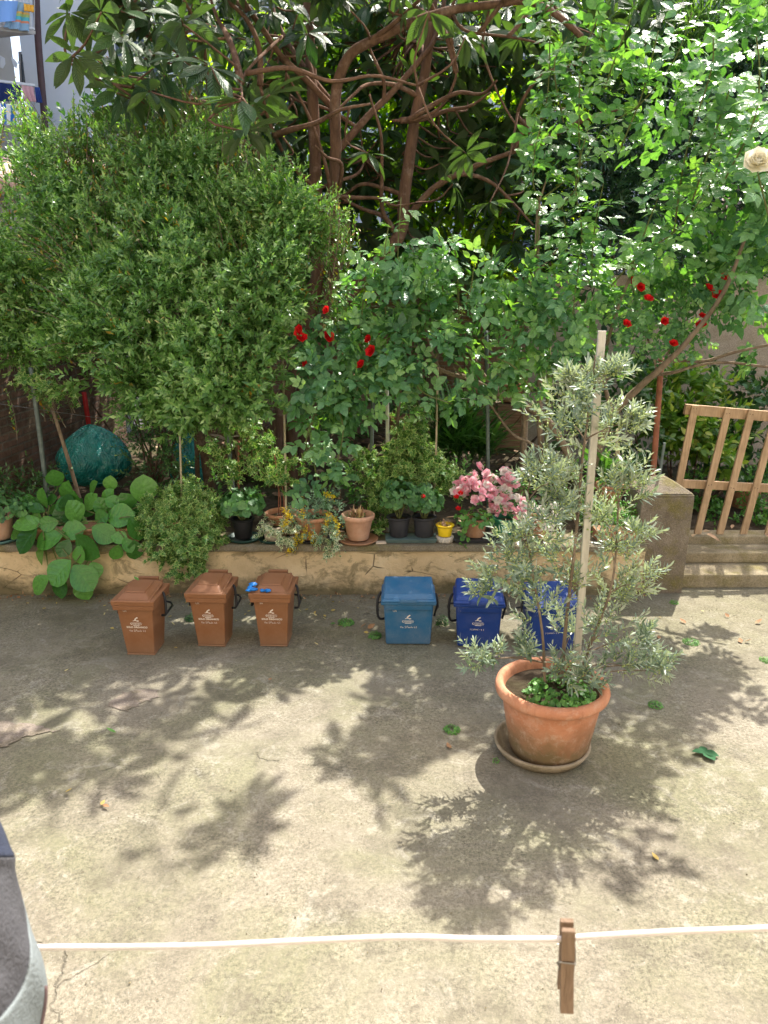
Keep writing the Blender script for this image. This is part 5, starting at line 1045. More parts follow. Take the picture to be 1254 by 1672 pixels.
# --- backlit broad-leaved tree behind
bt2 = thing('backlit_tree', 'bright yellow-green tree glowing in sunlight behind the loquat', 'tree', (.6, 10.9, .3)); g = rng_(240)
bb = pxblobs([(600, 160, 11.2, .9), (700, 250, 11.0, .9), (800, 180, 11.2, .9), (640, 330, 10.8, .8), (760, 360, 10.8, .8), (560, 400, 10.8, .6), (850, 300, 10.8, .7), (480, 200, 11.2, .8), (400, 130, 11.2, .8), (900, 80, 11.2, .9), (1000, 20, 11.4, .9), (860, 400, 10.6, .45), (420, 330, 11, .7), (700, 60, 11.5, .8), (560, 40, 11.5, .8)])
leafy(bt2, g, bb, 300, 7, .14, 1.2, t_ovate(3, .55, .15), M['l_back'], .35, up=1.0, sag=.25, inner=.3, seed=241, jit=.5)
wood(bt2, [([Vector((.6, 10.9, .28)), Vector((.7, 10.9, 1.5)), Vector((1.0, 11, 3))], .1, .05)] + [([Vector((.7, 10.9, 1.8)), Vector((.7, 10.9, 2.5)).lerp(Vector(c), .5), Vector(c)], .04, .012) for c, r in bb], M['barkg'], sides=6)

# --- oleander on the right
oc = thing('oleander_shrub', 'tall dark oleander hedge with narrow leaves behind the climbing rose', 'shrub', (4.3, 10.1, .3)); g = rng_(250)
ob = pxblobs([(x, y, Y + 1.3, r * 1.15) for x, y, Y, r in [(900, 300, 8.9, .42), (880, 380, 8.7, .36), (960, 330, 8.8, .5), (980, 230, 8.8, .5), (1050, 280, 8.7, .6), (1000, 410, 8.6, .42), (930, 420, 8.6, .3), (1080, 380, 8.6, .5), (1150, 250, 8.6, .7), (1200, 350, 8.6, .6), (1280, 250, 8.6, .7), (1060, 165, 8.9, .5), (950, 180, 9.0, .4), (1150, 150, 8.9, .55), (1260, 140, 8.8, .55), (1200, 180, 8.8, .5)]])
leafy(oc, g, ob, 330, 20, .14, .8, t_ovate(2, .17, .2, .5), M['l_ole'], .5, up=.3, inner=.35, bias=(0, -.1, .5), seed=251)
ob2 = pxblobs([(1070, 75, 10.3, .5), (1130, 60, 10.2, .5), (1190, 55, 10.2, .5), (1250, 45, 10.1, .5), (1310, 40, 10.1, .5), (1000, 75, 10.4, .4)])
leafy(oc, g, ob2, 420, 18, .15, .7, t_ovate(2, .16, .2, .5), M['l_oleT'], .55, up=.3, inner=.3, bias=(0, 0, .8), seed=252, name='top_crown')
wood(oc, [([Vector((c[0] * .3 + 4.3 * .7, 10.1, .3)), Vector((c[0] * .7 + 4.3 * .3, 10.1, 1.6)), Vector(c)], .03, .012) for c, r in ob + ob2], M['barkg'], 'stems', 6)

# --- roses
def rose(name, label, base, canes, blobs, per, seed, n=5, size=.15, Ycane=.007, flowers=(), fm='p_red', fr=.04, cl=.16, stem_mat='cane', thick=(), L=.16):
    t = thing(name, label, 'rose bush', base); g = rng_(seed)
    if blobs: leafy(t, g, pxblobs(blobs), per, n, size, 1.0, t_ovate(3, .66, .18, .45), M['l_rose'], L, up=.7, sag=.25, comp=True, inner=.3, bias=(0, -.25, .3), seed=seed, bend=.22, taper=.2)
    P, D, N, S, T = [], [], [], [], []; mb = MB()
    for pts, lo in canes:
        W_ = spline([at(*q) for q in pts], 8); mb.tube(W_, Ycane, .004, 6, smooth=0); tot = 0; nl = 0
        for a, b_ in zip(W_, W_[1:]):
            tot += (b_ - a).length; 
            while tot > cl * nl * .42:
                nl += 1
                if nl < lo: continue
                ang = nl * 2.4 + g.normal(0, .3); d = (b_ - a).normalized(); e1 = d.cross(Vector((.3, 1, .1))).normalized(); e2 = d.cross(e1); rad = e1 * math.cos(ang) + e2 * math.sin(ang)
                P.append(a); D.append(rad + d * .35 - Vector((0, 0, .15))); N.append(Vector((g.normal(0, .3), -.55 + g.normal(0, .3), .9))); S.append(size * g.uniform(.75, 1.15)); T.append(g.uniform(.3, .9))
    if P:
        P, D, N = [np.array([tuple(v) for v in q]) for q in (P, D, N)]; q = compound(P, D, N, np.array(S), np.array(T), g); scatter('cane_leaves', t_ovate(3, .66, .18, .45), *q[:4], M['l_rose'], t, bend=.25, seed=seed + 1, tint=q[4])
    if mb.v: mb.build('canes', M[stem_mat], t, smooth=True)
    if thick: wood(t, thick, M['barkg'], 'trunk', 7)
    for i, (x, y, Y) in enumerate(flowers): rose_flower('flower', at(x, y, Y), fr * g.uniform(.8, 1.2), M[fm], t, seed + 10 + i, face=(g.normal(0, .5), -.7, g.uniform(.2, .9)))
    return t
A1 = lambda L_, Y0, Y1=None: A(L_, Y0, Y1)
rose('rose_bush', 'broad-leaved rose bush with tall new shoots in the middle of the bed', (at(700, 780, 6.8).x, 6.8, .3),
     [([(640, 620, 6.3), (648, 500, 6.3), (650, 400, 6.3), (655, 322, 6.3)], 3), ([(725, 560, 6.3), (722, 450, 6.3), (716, 375, 6.3)], 3), ([(600, 640, 6.2), (590, 540, 6.2), (600, 440, 6.25), (612, 405, 6.2)], 3), ([(700, 600, 6.3), (760, 500, 6.2), (775, 430, 6.2)], 3), ([(660, 600, 6.2), (690, 640, 6.1), (740, 660, 6.0)], 1), ([(560, 560, 6.3), (570, 460, 6.3), (575, 440, 6.3)], 2), ([(750, 520, 6.3), (745, 430, 6.3), (738, 385, 6.3)], 2), ([(630, 520, 6.2), (628, 420, 6.2), (635, 365, 6.2)], 2), ([(790, 520, 6.3), (800, 440, 6.3), (805, 410, 6.3)], 2), ([(680, 560, 6.4), (690, 440, 6.4), (680, 390, 6.4)], 2), ([(820, 640, 6.2), (815, 600, 6.1)], 1)],
     [(640, 470, 6.4, .2), (690, 470, 6.35, .2), (740, 500, 6.3, .22), (690, 540, 6.3, .22), (650, 560, 6.3, .2), (720, 590, 6.25, .2), (670, 620, 6.2, .17), (710, 640, 6.2, .15), (780, 480, 6.4, .15), (610, 600, 6.2, .16), (640, 650, 6.2, .13), (610, 500, 6.4, .14), (690, 440, 6.35, .17), (620, 460, 6.4, .12), (730, 450, 6.35, .12), (650, 430, 6.4, .12)], 200, 300, thick=[
      (A([(950, 830), (935, 760), (900, 694), (864, 667), (803, 637), (765, 617), (734, 610), (690, 590)], 6.8, 6.4), .04, .015), (A([(860, 665), (800, 625), (770, 580), (746, 556), (700, 520)], 6.7, 6.4), .022, .01), (A([(900, 740), (861, 721), (834, 706), (800, 660), (776, 633), (740, 600)], 6.7, 6.4), .014, .008), (A([(640, 780), (648, 700), (655, 620), (660, 560)], 6.6, 6.3), .018, .01), (A([(575, 470), (620, 470), (680, 500)], 6.5, 6.4), .012, .006), (A([(720, 610), (700, 560), (690, 500)], 6.45, 6.4), .015, .008)])
rose('rose_bush', 'red-flowered rose with drooping leaves beside the big evergreen shrub', (at(540, 790, 6.6).x, 6.6, .3),
     [([(520, 800, 6.4), (505, 700, 6.3), (500, 600, 6.2), (530, 520, 6.2)], 4), ([(545, 800, 6.4), (560, 700, 6.2), (590, 620, 6.1), (605, 580, 6.1)], 4), ([(540, 640, 6.2), (560, 700, 6.0), (545, 780, 6.0)], 2), ([(520, 660, 6.2), (500, 720, 6.05), (510, 760, 6.0)], 2)],
     [(500, 590, 6.25, .15), (540, 580, 6.2, .16), (580, 600, 6.2, .16), (530, 630, 6.15, .17), (580, 640, 6.15, .15), (510, 650, 6.15, .12), (550, 670, 6.1, .13), (520, 540, 6.3, .12), (560, 530, 6.35, .12), (530, 690, 6.1, .1), (545, 730, 6.0, .1), (525, 760, 6.0, .09), (500, 620, 6.2, .12), (560, 755, 6.05, .07)], 240, 310,
     flowers=[(534, 507, 6.05), (490, 541, 6.1), (535, 550, 6.05), (607, 574, 6.0), (497, 597, 6.0), (590, 596, 6.0), (493, 553, 6.1), (602, 554, 6.1)], fr=.045)
for nme in (): pass
rose('climbing_rose', 'tall climbing rose with long leafy canes arching to the top of the garden', (at(900, 780, 6.8).x, 6.8, .3),
     [([(886, 488, 6.4), (875, 446, 6.4), (879, 333, 6.4), (871, 302, 6.3), (873, 246, 6.3), (893, 163, 6.2), (898, 60, 6.1), (900, -20, 6.0)], 12), ([(879, 330, 6.4), (943, 276, 6.3), (984, 212, 6.3), (1045, 170, 6.2), (1101, 98, 6.1), (1130, 20, 6.0)], 5), ([(893, 363, 6.4), (943, 299, 6.3), (945, 200, 6.2), (950, 100, 6.1), (975, 30, 6.1)], 6), ([(940, 470, 6.3), (950, 380, 6.3), (940, 300, 6.2), (960, 210, 6.1)], 2), ([(965, 470, 6.3), (970, 380, 6.2), (985, 300, 6.2)], 2), ([(992, 473, 6.3), (1045, 416, 6.1), (1101, 378, 6.0), (1160, 300, 5.8), (1200, 200, 5.6)], 5), ([(1030, 440, 6.2), (1060, 360, 6.0), (1080, 310, 6.0)], 2), ([(1100, 380, 6.0), (1120, 250, 5.8), (1160, 120, 5.6), (1165, 60, 5.5)], 5), ([(1180, 300, 5.6), (1230, 200, 5.2), (1240, 120, 5.0), (1235, 60, 4.9)], 3), ([(1010, 250, 6.2), (1050, 150, 6.1), (1075, 50, 6.0)], 3), ([(1130, 330, 5.8), (1180, 180, 5.6), (1200, 120, 5.5)], 3), ([(1240, 330, 5.0), (1262, 240, 4.8), (1265, 160, 4.7)], 2), ([(900, 460, 6.4), (925, 400, 6.4), (915, 320, 6.4)], 3), ([(920, 200, 6.2), (905, 110, 6.1), (925, 60, 6.1)], 2), ([(985, 150, 6.2), (1010, 80, 6.1), (1030, 30, 6.1)], 2)],
     [(900, 210, 6.3, .12), (940, 190, 6.2, .12), (925, 250, 6.3, .1), (1180, 350, 6.4, .28), (1230, 330, 6.2, .3), (1130, 400, 6.4, .2), (1200, 430, 6.4, .25), (1250, 400, 6.2, .22), (1240, 500, 6.4, .14), (1180, 300, 6.4, .2), (1250, 250, 6.0, .18), (1100, 340, 6.0, .13), (1200, 240, 5.5, .13), (1270, 360, 6.0, .24), (1250, 570, 6.4, .1), (1080, 410, 6.1, .12), (1150, 470, 5.9, .15), (1000, 110, 6.3, .12), (1080, 90, 6.3, .14), (1160, 170, 6.2, .17), (1230, 130, 6.1, .2), (1190, 60, 6.2, .16), (1100, 210, 6.3, .13), (1240, 40, 6.2, .15), (960, 60, 6.3, .12), (1060, 250, 6.3, .1), (900, 60, 6.3, .1)], 190, 320, size=.175, cl=.115,
     thick=[(A([(960, 800), (975, 740), (1001, 679), (1039, 637), (1076, 604), (1120, 560), (1180, 480), (1220, 380)], 6.8, 5.8), .045, .012), (A([(886, 780), (880, 650), (890, 560), (886, 488), (876, 446), (879, 333)], 6.8, 6.4), .03, .018), (A([(1062, 613), (1100, 608), (1141, 596), (1188, 592), (1260, 600)], 6.6, 6.2), .016, .01), (A([(1070, 598), (1110, 588), (1150, 590), (1200, 575), (1270, 560)], 6.6, 6.2), .02, .01), (A([(1000, 680), (985, 600), (1010, 500), (1045, 416)], 6.7, 6.1), .02, .01), (A([(875, 446), (900, 420), (915, 400)], 6.4), .008, .006), (A([(879, 333), (890, 300), (893, 290)], 6.4), .009, .005)])
wr = thing('white_rose', 'single large cream white rose bloom at the frame edge', 'rose', at(1236, 272, 4.5)); rose_flower('petals', at(1236, 268, 4.5), .085, M['p_cream'], wr, 5, face=(-.2, -.75, .4), layers=((7, 1.2, 1), (6, .9, .95), (6, .6, .85), (5, .3, .75), (4, .1, .6)))
m = MB(); m.tube([at(1236, 275, 4.52), at(1244, 310, 4.6), at(1262, 380, 5.0)], .004, .006, 6); m.build('stem', M['cane'], wr)
rose('rose_bush', 'sunlit middle rose bush between the twisted stems and the red roses', (at(880, 790, 6.7).x, 6.7, .3), [([(800, 620, 6.2), (850, 540, 6.1), (870, 450, 6.2)], 2), ([(900, 620, 6.2), (930, 540, 6.1), (940, 470, 6.1)], 2), ([(840, 560, 6.1), (820, 500, 6.1)], 1), ([(870, 640, 6.2), (840, 600, 6.0), (812, 585, 6.0)], 1)],
     [(850, 480, 6.3, .18), (890, 500, 6.25, .2), (930, 480, 6.3, .16), (870, 540, 6.2, .2), (910, 550, 6.2, .18), (850, 590, 6.2, .14), (890, 590, 6.2, .15), (930, 580, 6.25, .12), (960, 510, 6.3, .14), (830, 540, 6.25, .12), (960, 450, 6.3, .12), (830, 460, 6.3, .1)], 200, 340)
rose('rose_bush', 'red-flowered rose bush with small leaves in front of the rendered wall', (at(1090, 780, 6.8).x, 6.8, .3), [],
     [(1020, 450, 6.4, .13), (1060, 450, 6.4, .14), (1100, 470, 6.4, .14), (1040, 500, 6.4, .16), (1080, 520, 6.4, .15), (1120, 520, 6.4, .14), (1150, 470, 6.3, .12), (1180, 450, 6.3, .1), (1000, 520, 6.4, .13), (1020, 560, 6.4, .13), (1060, 570, 6.4, .12), (1110, 560, 6.4, .1), (1160, 530, 6.3, .1), (1200, 470, 6.2, .1)], 620, 350, size=.085, n=5,
     flowers=[(1031, 462, 6.1), (1045, 470, 6.1), (1058, 489, 6.1), (1022, 530, 6.1), (1181, 454, 6.0), (1171, 482, 6.0), (1157, 472, 6.0), (1146, 517, 6.1), (1099, 562, 6.1), (1145, 532, 6.1), (1085, 525, 6.1)], fr=.042, thick=[(A([(1075, 610), (1060, 560), (1040, 500), (1030, 450)], 6.6, 6.4), .012, .005), (A([(1075, 610), (1110, 540), (1150, 490), (1190, 450)], 6.6, 6.3), .012, .005)])

# ============================================================ GARDEN FLOOR PLANTS
sp_ = thing('strap_leaved_plant', 'clump of long arching strap leaves behind the pink azalea', 'plant', (at(740, 780, 8.2).x, 8.2, .3)); g = rng_(400); P, D, N, S = [], [], [], []
for (px, py, Y) in ((740, 740, 8.2), (770, 735, 8.3), (715, 745, 8.3), (750, 700, 8.4), (790, 740, 8.2), (735, 690, 8.5)):
    c = at(px, py, Y)
    for k in range(70): d = nrm(np.array([g.normal(0, .6), g.normal(0, .5), .9])); P.append(tuple(c + Vector(g.normal(0, .06, 3)))); D.append(d); N.append(nrm(np.array([-d[0], -d[1], .6]))); S.append(g.uniform(.3, .6))
scatter('foliage', t_ovate(6, .075, .3, .4, tip=.6), np.array(P), np.array(D), np.array(N), np.array(S), M['l_strap'], sp_, bend=.45, seed=401)
def gpot(label, px, py, Y, r, h, mat, plant=None):
    c = at(px, py, Y); t = thing('garden_pot', label, 'pot', (c.x, Y, .31)); 
    st = c.z - .31 - h / 2
    if st > .08: b = MB(); b.box((c.x, Y, .31 + st / 2 - .01), (.35, .3, st - .02)); b.build('stand', M['board'], t)
    mk_pot(t, (c.x, Y, .31 + max(st, 0)), r, h, mat, .75)
    if plant: g = rng_(int(px)); P, D, N, S, T = round_leaf_plant(g, (c.x, Y, .31 + max(st, 0) + h + .08), r * 1.5, .18, 160, .07, None); scatter('foliage', t_ovate(3, .5), P, D, N, S, M[plant], t, seed=int(px), tint=T)
    return t
gpot('terracotta pot of the back row, above the strap leaves', 832, 640, 10.5, .17, .25, M['clay']); gpot('terracotta pot half hidden beside the white pipe', 650, 690, 10.0, .16, .2, M['clay'], 'l_dark'); gpot('terracotta pot standing among greenery behind the gate slats', 1213, 828, 7.6, .17, .26, M['clay'], 'l_weed'); gpot('old clay pot in the shadow by the back wall', 590, 625, 11.0, .18, .22, M['clayp'], 'l_dark')
def bush(nm, label, blobs, per, n, size, tm, mat, L, seed, comp=False, up=.6, cat='shrub', stems=True, **kw):
    bl = pxblobs(blobs); cx = sum(c[0] for c, r in bl) / len(bl); cy = sum(c[1] for c, r in bl) / len(bl); t = thing(nm, label, cat, (cx, cy, .3)); g = rng_(seed)
    leafy(t, g, bl, per, n, size, 1.0, tm, mat, L, up=up, inner=.2, seed=seed, comp=comp, name='foliage', **kw)
    if stems: wood(t, [([Vector((cx + (c[0] - cx) * .3, c[1], .28)), Vector((cx + (c[0] - cx) * .8, c[1], .28 + (c[2] - .28) * .5)), Vector(c)], .012, .005) for c, r in bl], M['barkd'], 'stems', 5)
    return t
bush('aucuba_shrub', 'yellow-speckled aucuba shrub behind the pillar and gate', [(1100, 650, 7.9, .22), (1140, 645, 7.9, .22), (1120, 690, 7.7, .25), (1170, 690, 7.8, .22), (1090, 700, 7.7, .2), (1140, 730, 7.6, .2), (1180, 740, 7.6, .2), (1070, 660, 8, .2)], 600, 9, .13, t_ovate(4, .42, .15), M['l_auc'], .18, 410)
bush('dark_green_bush', 'dark broad-leaved bush against the rendered wall', [(1200, 640, 8.2, .25), (1250, 660, 8.0, .3), (1230, 720, 7.8, .28), (1270, 760, 7.6, .25), (1190, 780, 7.6, .22), (1030, 660, 7.6, .2), (1040, 720, 7.5, .22), (1030, 620, 7.8, .2), (1020, 770, 7.3, .15)], 500, 7, .1, t_ovate(3, .6, .15), M['l_dark'], .15, 420)
bush('light_green_bush', 'fresh green sunlit weeds growing behind the gate', [(1240, 800, 7.3, .16), (1250, 840, 7.1, .16), (1180, 850, 7.2, .14), (1150, 840, 7.3, .14), (1200, 870, 7.1, .1), (1260, 870, 7.0, .12), (1140, 800, 7.4, .16), (1165, 880, 7.0, .06)], 1500, 7, .05, t_ovate(2, .6), M['l_weed'], .1, 430, cat='plant')
bush('dark_green_bush', 'low dark leafy bush at the foot of the back brick wall', [(640, 640, 11.2, .35), (590, 650, 11.2, .3), (700, 650, 11, .3), (560, 690, 10.6, .2), (530, 660, 11, .3), (780, 660, 10.5, .25), (870, 640, 10.2, .3), (930, 620, 9.0, .3), (920, 700, 8.4, .2), (950, 660, 8.2, .25)], 300, 6, .11, t_ovate(3, .6), M['l_dark'], .18, 440)
bush('dark_green_bush', 'dark bush behind the loquat trunks against the brick', [(620, 420, 10.6, .35), (580, 540, 11.2, .3), (700, 430, 10.8, .4), (760, 560, 10.4, .3), (800, 500, 10.2, .35), (960, 520, 8.8, .35), (1040, 560, 8.6, .3), (700, 540, 11, .3)], 230, 7, .12, t_ovate(3, .5), M['l_dark'], .22, 450)
bush('dark_green_bush', 'tall dark bush behind the big evergreen by the white house', [(120, 330, 9.4, .6), (200, 250, 9.6, .6), (300, 220, 9.8, .6), (250, 380, 9.4, .7), (380, 330, 9.6, .6), (60, 430, 9.2, .6), (150, 480, 9.2, .6), (320, 480, 9.2, .6), (420, 450, 9.4, .5), (400, 220, 9.9, .5)], 260, 9, .11, t_ovate(3, .5), M['l_dark'], .22, 455)
bush('bean_plant', 'leafy green bean-like plants at the bed edge behind the dried-leaf pot', [(555, 800, 6.5, .12), (580, 790, 6.6, .12), (600, 815, 6.45, .1), (560, 840, 6.4, .09), (600, 850, 6.4, .08)], 900, 6, .055, t_ovate(2, .7), M['l_dark'], .1, 460, cat='plant')
bush('grass_clump', 'low green undergrowth along the bed behind the planters', [(350, 800, 6.5, .08), (420, 800, 6.5, .08), (760, 775, 6.5, .1), (720, 800, 6.5, .1), (930, 780, 6.6, .12), (960, 820, 6.5, .12), (1030, 810, 6.4, .1), (870, 790, 6.5, .12)], 1300, 7, .05, t_ovate(2, .35), M['l_weed'], .1, 465, cat='plant', stems=False)
# rubble and dry leaves heap behind the evergreen
hp = thing('brush_heap', 'heap of dry brown leaves and twigs beside the loquat trunk', 'heap', (at(400, 700, 8.8).x, 8.8, .3)); g = rng_(470); n_ = 500; B = np.array(at(400, 705, 8.8)) + g.normal(0, 1, (n_, 3)) * [.3, .25, .1]; B[:, 2] = np.abs(B[:, 2] - .45) + .34; scatter('dry_leaves', t_ovate(4, .35, .2), B, g.normal(size=(n_, 3)), g.normal(size=(n_, 3)) + [0, 0, 1], g.uniform(.1, .22, n_), M['l_dry'], hp, seed=470)
lt = []
g = rng_(480)
tm = t_ovate(3, .45, .2); n_ = 1400; B = np.stack([g.uniform(-3.4, 6, n_), g.uniform(6.5, 12, n_), np.full(n_, .36)], 1); o = scatter('leaf_litter', tm, B, g.normal(size=(n_, 3)) * [1, 1, .15], g.normal(0, .3, (n_, 3)) + [0, 0, 1], g.uniform(.05, .14, n_), M['l_dry'], seed=480); tag(o, kind='stuff')

# ============================================================ SMALL THINGS ON THE PAVING
g = rng_(500)
def one_leaf(nm, mat, size, seed, w=.5, tm=None):
    return scatter(nm, tm or t_ovate(3, w, .35), np.zeros((1, 3)), np.array([[0, 1., 0]]), np.array([[0, 0, 1.]]), np.array([size]), mat, bend=-.3, seed=seed)
protos = {}
def fallen(px, py, key, mat, size, label, group, z=.012):
    if key not in protos: o = one_leaf('fallen_leaf', mat, 1.0, len(protos) + 500); protos[key] = o
    else: o = protos[key].copy(); C.objects.link(o)
    p = gnd(px, py); o.location = (p.x, p.y, z); o.rotation_euler = (g.normal(0, .2), g.normal(0, .25), g.uniform(0, 6.28)); o.scale = (size,) * 3; return tag(o, label, 'leaf', group)
YL = [(x, y) for x, y in zip(g.uniform(20, 620, 46), 985 + g.exponential(14, 46))] + [(105, 1098), (290, 1060), (165, 1160 + 158), (520, 1055), (640, 990), (602, 1035), (1150, 1000), (1080, 1010)]
for i, (x, y) in enumerate(YL): fallen(x, y, ('y', i % 3), M['l_fall'], g.uniform(.022, .04), 'small yellow fallen leaf on the paving near the wall', 'yellow fallen leaves')
for i, (x, y) in enumerate([(588, 1027), (600, 1028), (1215, 1050), (1210, 1052), (1120, 1020), (1190, 1010), (1233, 1020), (440, 1110), (735, 1225), (1075, 1045), (640, 1030)]): fallen(x, y, ('b', i % 2), M['l_fallb'], g.uniform(.04, .07), 'curled brown fallen leaf on the paving', 'brown fallen leaves')
fallen(190, 1199, 'g1', M['l_weed'], .06, 'small green leaf lying on the sunlit paving between the bins and the garment', None)
fallen(107, 1296, 'g2', M['l_fall'], .045, 'pale round leaf lying at the shadow edge below the first brown bin', None)
fallen(965, 1205, 'g3', M['l_fall'], .06, 'pale dry leaf beside the saucer of the olive pot', None)
fallen(1075, 1408, 'g4', M['l_fall'], .045, 'lone pale leaf on bare paving above the clothes line', None)
fallen(168, 1317, 'g6', M['l_fallb'], .045, 'small orange brown leaf on the paving below the pale round leaf', None)
fallen(540, 1020, 'g5', M['l_weed'], .05, 'green leaf lying between brown and blue bins', None)
# leaf on bin lid
q = place(240, 1070); o = protos['g1'].copy(); C.objects.link(o); o.location = (q.x + .0, q.y - .02, .528); o.scale = (.05,) * 3; o.rotation_euler = (.1, 0, 1); tag(o, 'green leaf lying on the lid of a brown bin', 'leaf')
# big dark green three-part leaf
p = gnd(1150, 1232); t = scatter('loquat_leaf_cluster', t_ovate(4, .75, .2), np.array([tuple(p + Vector((0, 0, .015)))] * 4), np.array([[-1, .1, .1], [.3, -1, .1], [.9, -.5, .15], [.1, .9, .1]]), np.array([[0, 0, 1.]] * 4), np.array([.07, .085, .075, .065]), leaf_mat('matte_dark_leaf', (.02, .07, .03), (.03, .09, .04), (.04, .11, .05), .85, .05, spec=.1), seed=520); tag(t, 'dark green leaf cluster lying on the paving away from the olive pot', 'leaf')
def tuft(px, py, r, n, label, size=.03, h=.03, mat='l_weed'):
    p = gnd(px, py); g2 = rng_(int(px)); r *= .7; size *= .6; h *= .7; t = thing('weed_tuft', label, 'weed', p); P, D, N, S, T = round_leaf_plant(g2, p, r, h, n, size, None, 1.0); P[:, 2] = np.abs(P[:, 2]) + .004; D[:, 2] += .5; scatter('leaves', t_ovate(2, .3), P, D, N, S * 1.2, M[mat], t, seed=int(px), tint=T)
tuft(1070, 1153, .07, 160, 'green weed tuft in the paving beyond the olive pot saucer', .03); tuft(1128, 1050, .09, 220, 'bright weed tuft in the paving near the pillar', .03); tuft(738, 1193, .07, 160, 'weed tuft in the paving before the olive pot', .035); tuft(820, 1195, .05, 120, 'weed growing against the rim of the olive saucer', .03, .06)
tuft(312, 1012, .07, 200, 'dark weed clump between the first two brown bins', .035, .07, 'l_dark'); tuft(565, 1018, .09, 200, 'leafy weeds at the crack beside the faded blue bin', .04, .04); tuft(612, 1040, .07, 160, 'weed sprig in front of the faded blue bin', .04, .05); tuft(722, 1020, .07, 200, 'weeds squeezed between two blue bins', .035, .12, 'l_dark'); tuft(1250, 1080, .06, 120, 'weed tuft at the frame edge on the sunlit paving', .03); tuft(1100, 985, .05, 90, 'small weed at the foot of the pillar', .03)
tuft(810, 1245, .03, 50, 'tiny weed sprouting in the shadow of the olive pot', .02)
# crumbs and pebbles: uncountable
n_ = 2600; B = np.stack([g.uniform(-4, 5, n_), np.concatenate([g.uniform(1.4, 6, 1300), 6 - g.exponential(.35, 1300)]), np.full(n_, .004)], 1); o = scatter('gravel_crumbs', oct_, B, g.normal(size=(n_, 3)), g.normal(size=(n_, 3)), g.uniform(.004, .013, n_), M['cap'], bend=0, seed=530, smooth=False); tag(o, kind='stuff')
n_ = 500; B = np.stack([g.uniform(-4, 2.2, n_), 5.98 - g.exponential(.05, n_), np.full(n_, .01)], 1); o = scatter('moss_and_litter', t_ovate(2, .5), B, g.normal(size=(n_, 3)), g.normal(size=(n_, 3)) + [0, 0, 1], g.uniform(.01, .035, n_), M['l_fallb'], seed=531); tag(o, kind='stuff')

# ============================================================ CLOTHES LINE, PEG, GARMENT
def near(px, py, zc): return Vector((0, 0, EYE)) + ray(px, py) * zc
m = MB(); LP = [(-400, 1560), (-150, 1552), (66, 1547), (200, 1546), (330, 1544), (500, 1536), (660, 1530), (780, 1533), (913, 1533), (960, 1529), (1100, 1521), (1254, 1515), (1500, 1500), (1900, 1480)]
m.tube([near(x, y, .56) for x, y in LP], .0021, .0021, 10, smooth=10); cl_ = tag(m.build('clothes_line', M['cord'], smooth=True), 'white clothes line stretched across the near foreground', 'clothes line')
pg = thing('clothes_peg', 'old wooden clothes peg clipped on the white line', 'peg', near(925, 1533, .56)); c = near(925, 1533, .56)
for sgn, nm in ((-1, 'prong'), (1, 'prong')):
    m = MB(); y1 = sgn * .0022; prof = [(.013, y1, y1 + sgn * .004), (.009, y1, y1 + sgn * .0052), (.002, sgn * .0026, y1 + sgn * .0055), (-.001, sgn * .0026, y1 + sgn * .0055), (-.0125, sgn * .0006, y1 + sgn * .0056), (-.014, sgn * .0006, sgn * .006), (-.0155, sgn * .0006, y1 + sgn * .0056), (-.028, sgn * .0006, sgn * .0072), (-.058, sgn * .0072, sgn * .0125)]
    vs = []; W2 = .0048
    for z, yi, yo in prof: vs += [(-W2, yi, z), (W2, yi, z), (W2, yo, z), (-W2, yo, z)]
    fs = [(0, 1, 2, 3), tuple(4 * (len(prof) - 1) + k for k in (3, 2, 1, 0))]
    for i in range(len(prof) - 1):
        for k in range(4): a = 4 * i; fs.append((a + k, a + 4 + k, a + 4 + (k + 1) % 4, a + (k + 1) % 4))
    m.add(vs, fs if sgn > 0 else [f[::-1] for f in fs]); o = m.build(nm, M['peg'], pg, local=True, bevel=.0005)
m = MB(); pts = []
for i in range(60):
    a = i * .75; pts.append((-.0065 + .013 * i / 59, .0022 * math.cos(a), -.0265 + .0022 * math.sin(a)))
m.tube(pts, .0005, .0005, 5, smooth=1)
m.tube([(-.0065, 0, -.0245), (-.0072, -.004, -.018), (-.0058, -.0075, -.014), (.0058, -.0083, -.0142)], .0005, .0005, 5, smooth=3); m.tube([(.0065, 0, -.0245), (.0068, .004, -.018), (.0058, .0075, -.014), (-.0058, .0078, -.014)], .0005, .0005, 5, smooth=3)
m.build('spring', M['wire'], pg, local=True); pg.rotation_euler = (R(2), R(-2.5), R(-6)); pg.location.x += .0005

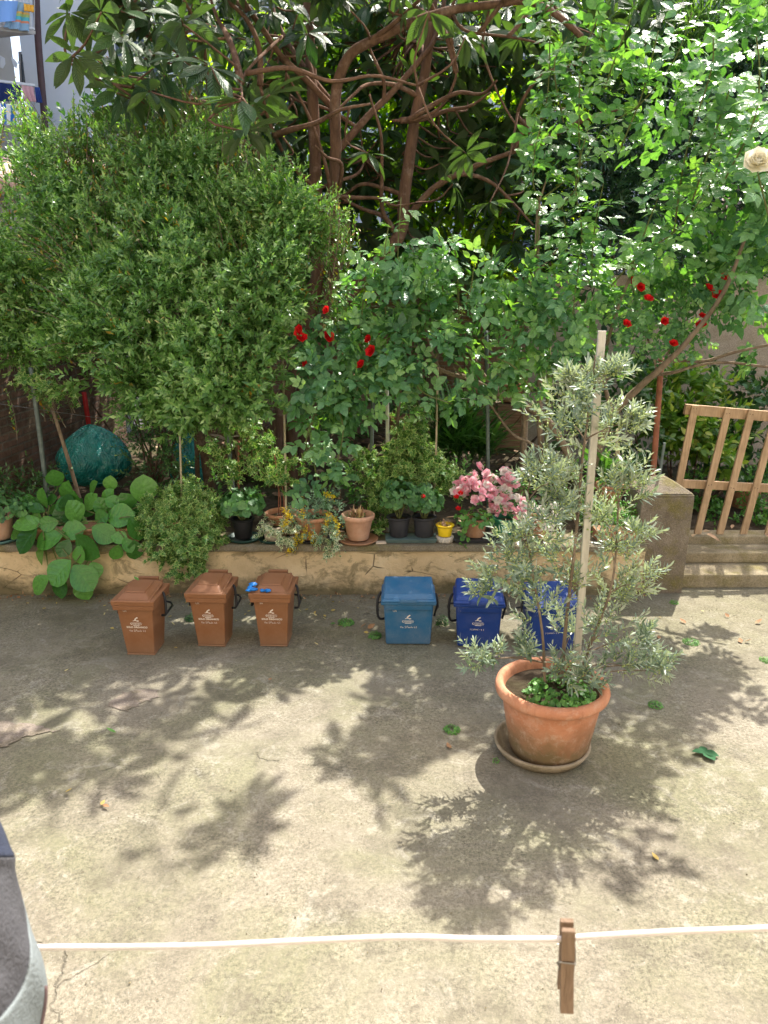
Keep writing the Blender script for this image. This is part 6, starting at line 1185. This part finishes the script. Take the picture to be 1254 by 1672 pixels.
M['cloth1'] = m_flat('grey_fabric', (.065, .065, .072), .95, .3, 60, bump=.6); M['cloth2'] = m_flat('slate_blue_fabric', (.03, .038, .065), .95, .25, 60, bump=.6); M['cloth3'] = m_flat('pale_grey_fabric', (.17, .195, .20), .95, .15, 60, bump=.5); M['cloth4'] = m_flat('maroon_edge_fabric', (.10, .06, .06), .95, .2, 60)
ga = thing('hanging_garment', 'dark grey garment with a pale grey band hung on the line at the frame edge', 'garment', near(-40, 1547, .5))
E = [(-30, 1290), (0, 1350), (14, 1385), (21, 1400), (22, 1425), (34, 1470), (48, 1520), (60, 1550), (68, 1575), (74, 1610), (73, 1640), (66, 1680), (58, 1740), (50, 1850)]
def ribbon(i0, i1, u0, u1, mat, nm, push=0):
    ee = spline([Vector((x, y, 0)) for x, y in E], 4); ee = ee[i0 * 4:i1 * 4 + 1]; vs, fs = [], []; nu = 14
    for j, e in enumerate(ee):
        for i in range(nu + 1):
            u = u0(e.y) + (u1(e.y) - u0(e.y)) * i / nu   # 0 = outer edge, 1 = far side
            ang = u * math.pi * .5; x = e.x - 240 * (1 - math.cos(ang)); zc = .52 - .10 * math.sin(ang) + .004 * math.sin(e.y * .03 + u * 9) - push
            vs.append(near(x, e.y, zc))
    n = nu + 1
    for j in range(len(ee) - 1):
        for i in range(nu): a = j * n + i; fs.append((a, a + n, a + n + 1, a + 1))
    m = MB(); m.add(vs, fs); o = m.build(nm, mat, ga, smooth=True); s = o.modifiers.new('thick', 'SOLIDIFY'); s.thickness = .0015; s.offset = -1; return o
bw = lambda y: .40 if y < 1480 else .40 + (min(y, 1900) - 1480) * .0012
ribbon(0, 3, lambda y: 0, lambda y: 1, M['cloth2'], 'collar'); ribbon(3, 13, lambda y: 0, lambda y: 1, M['cloth1'], 'body')
ribbon(5, 13, lambda y: 0.02, lambda y: min(.52, max(.03, (y - 1470) * .0026)), M['cloth3'], 'band', .0025)
ribbon(9, 12, lambda y: 0.0, lambda y: .12, M['cloth4'], 'hem', .0045)

# house facade behind the photographer (sunlit, bounces light back into the yard)
fa = thing('house_facade', 'pale plastered house front behind the clothes line', 'building', (0, -1.1, 0)); m = MB(); m.box((0, -1.25, 5), (16, .3, 10)); m.build('wall', m_flat('house_plaster', (.62, .56, .46), .9, .06, 1.5), fa)
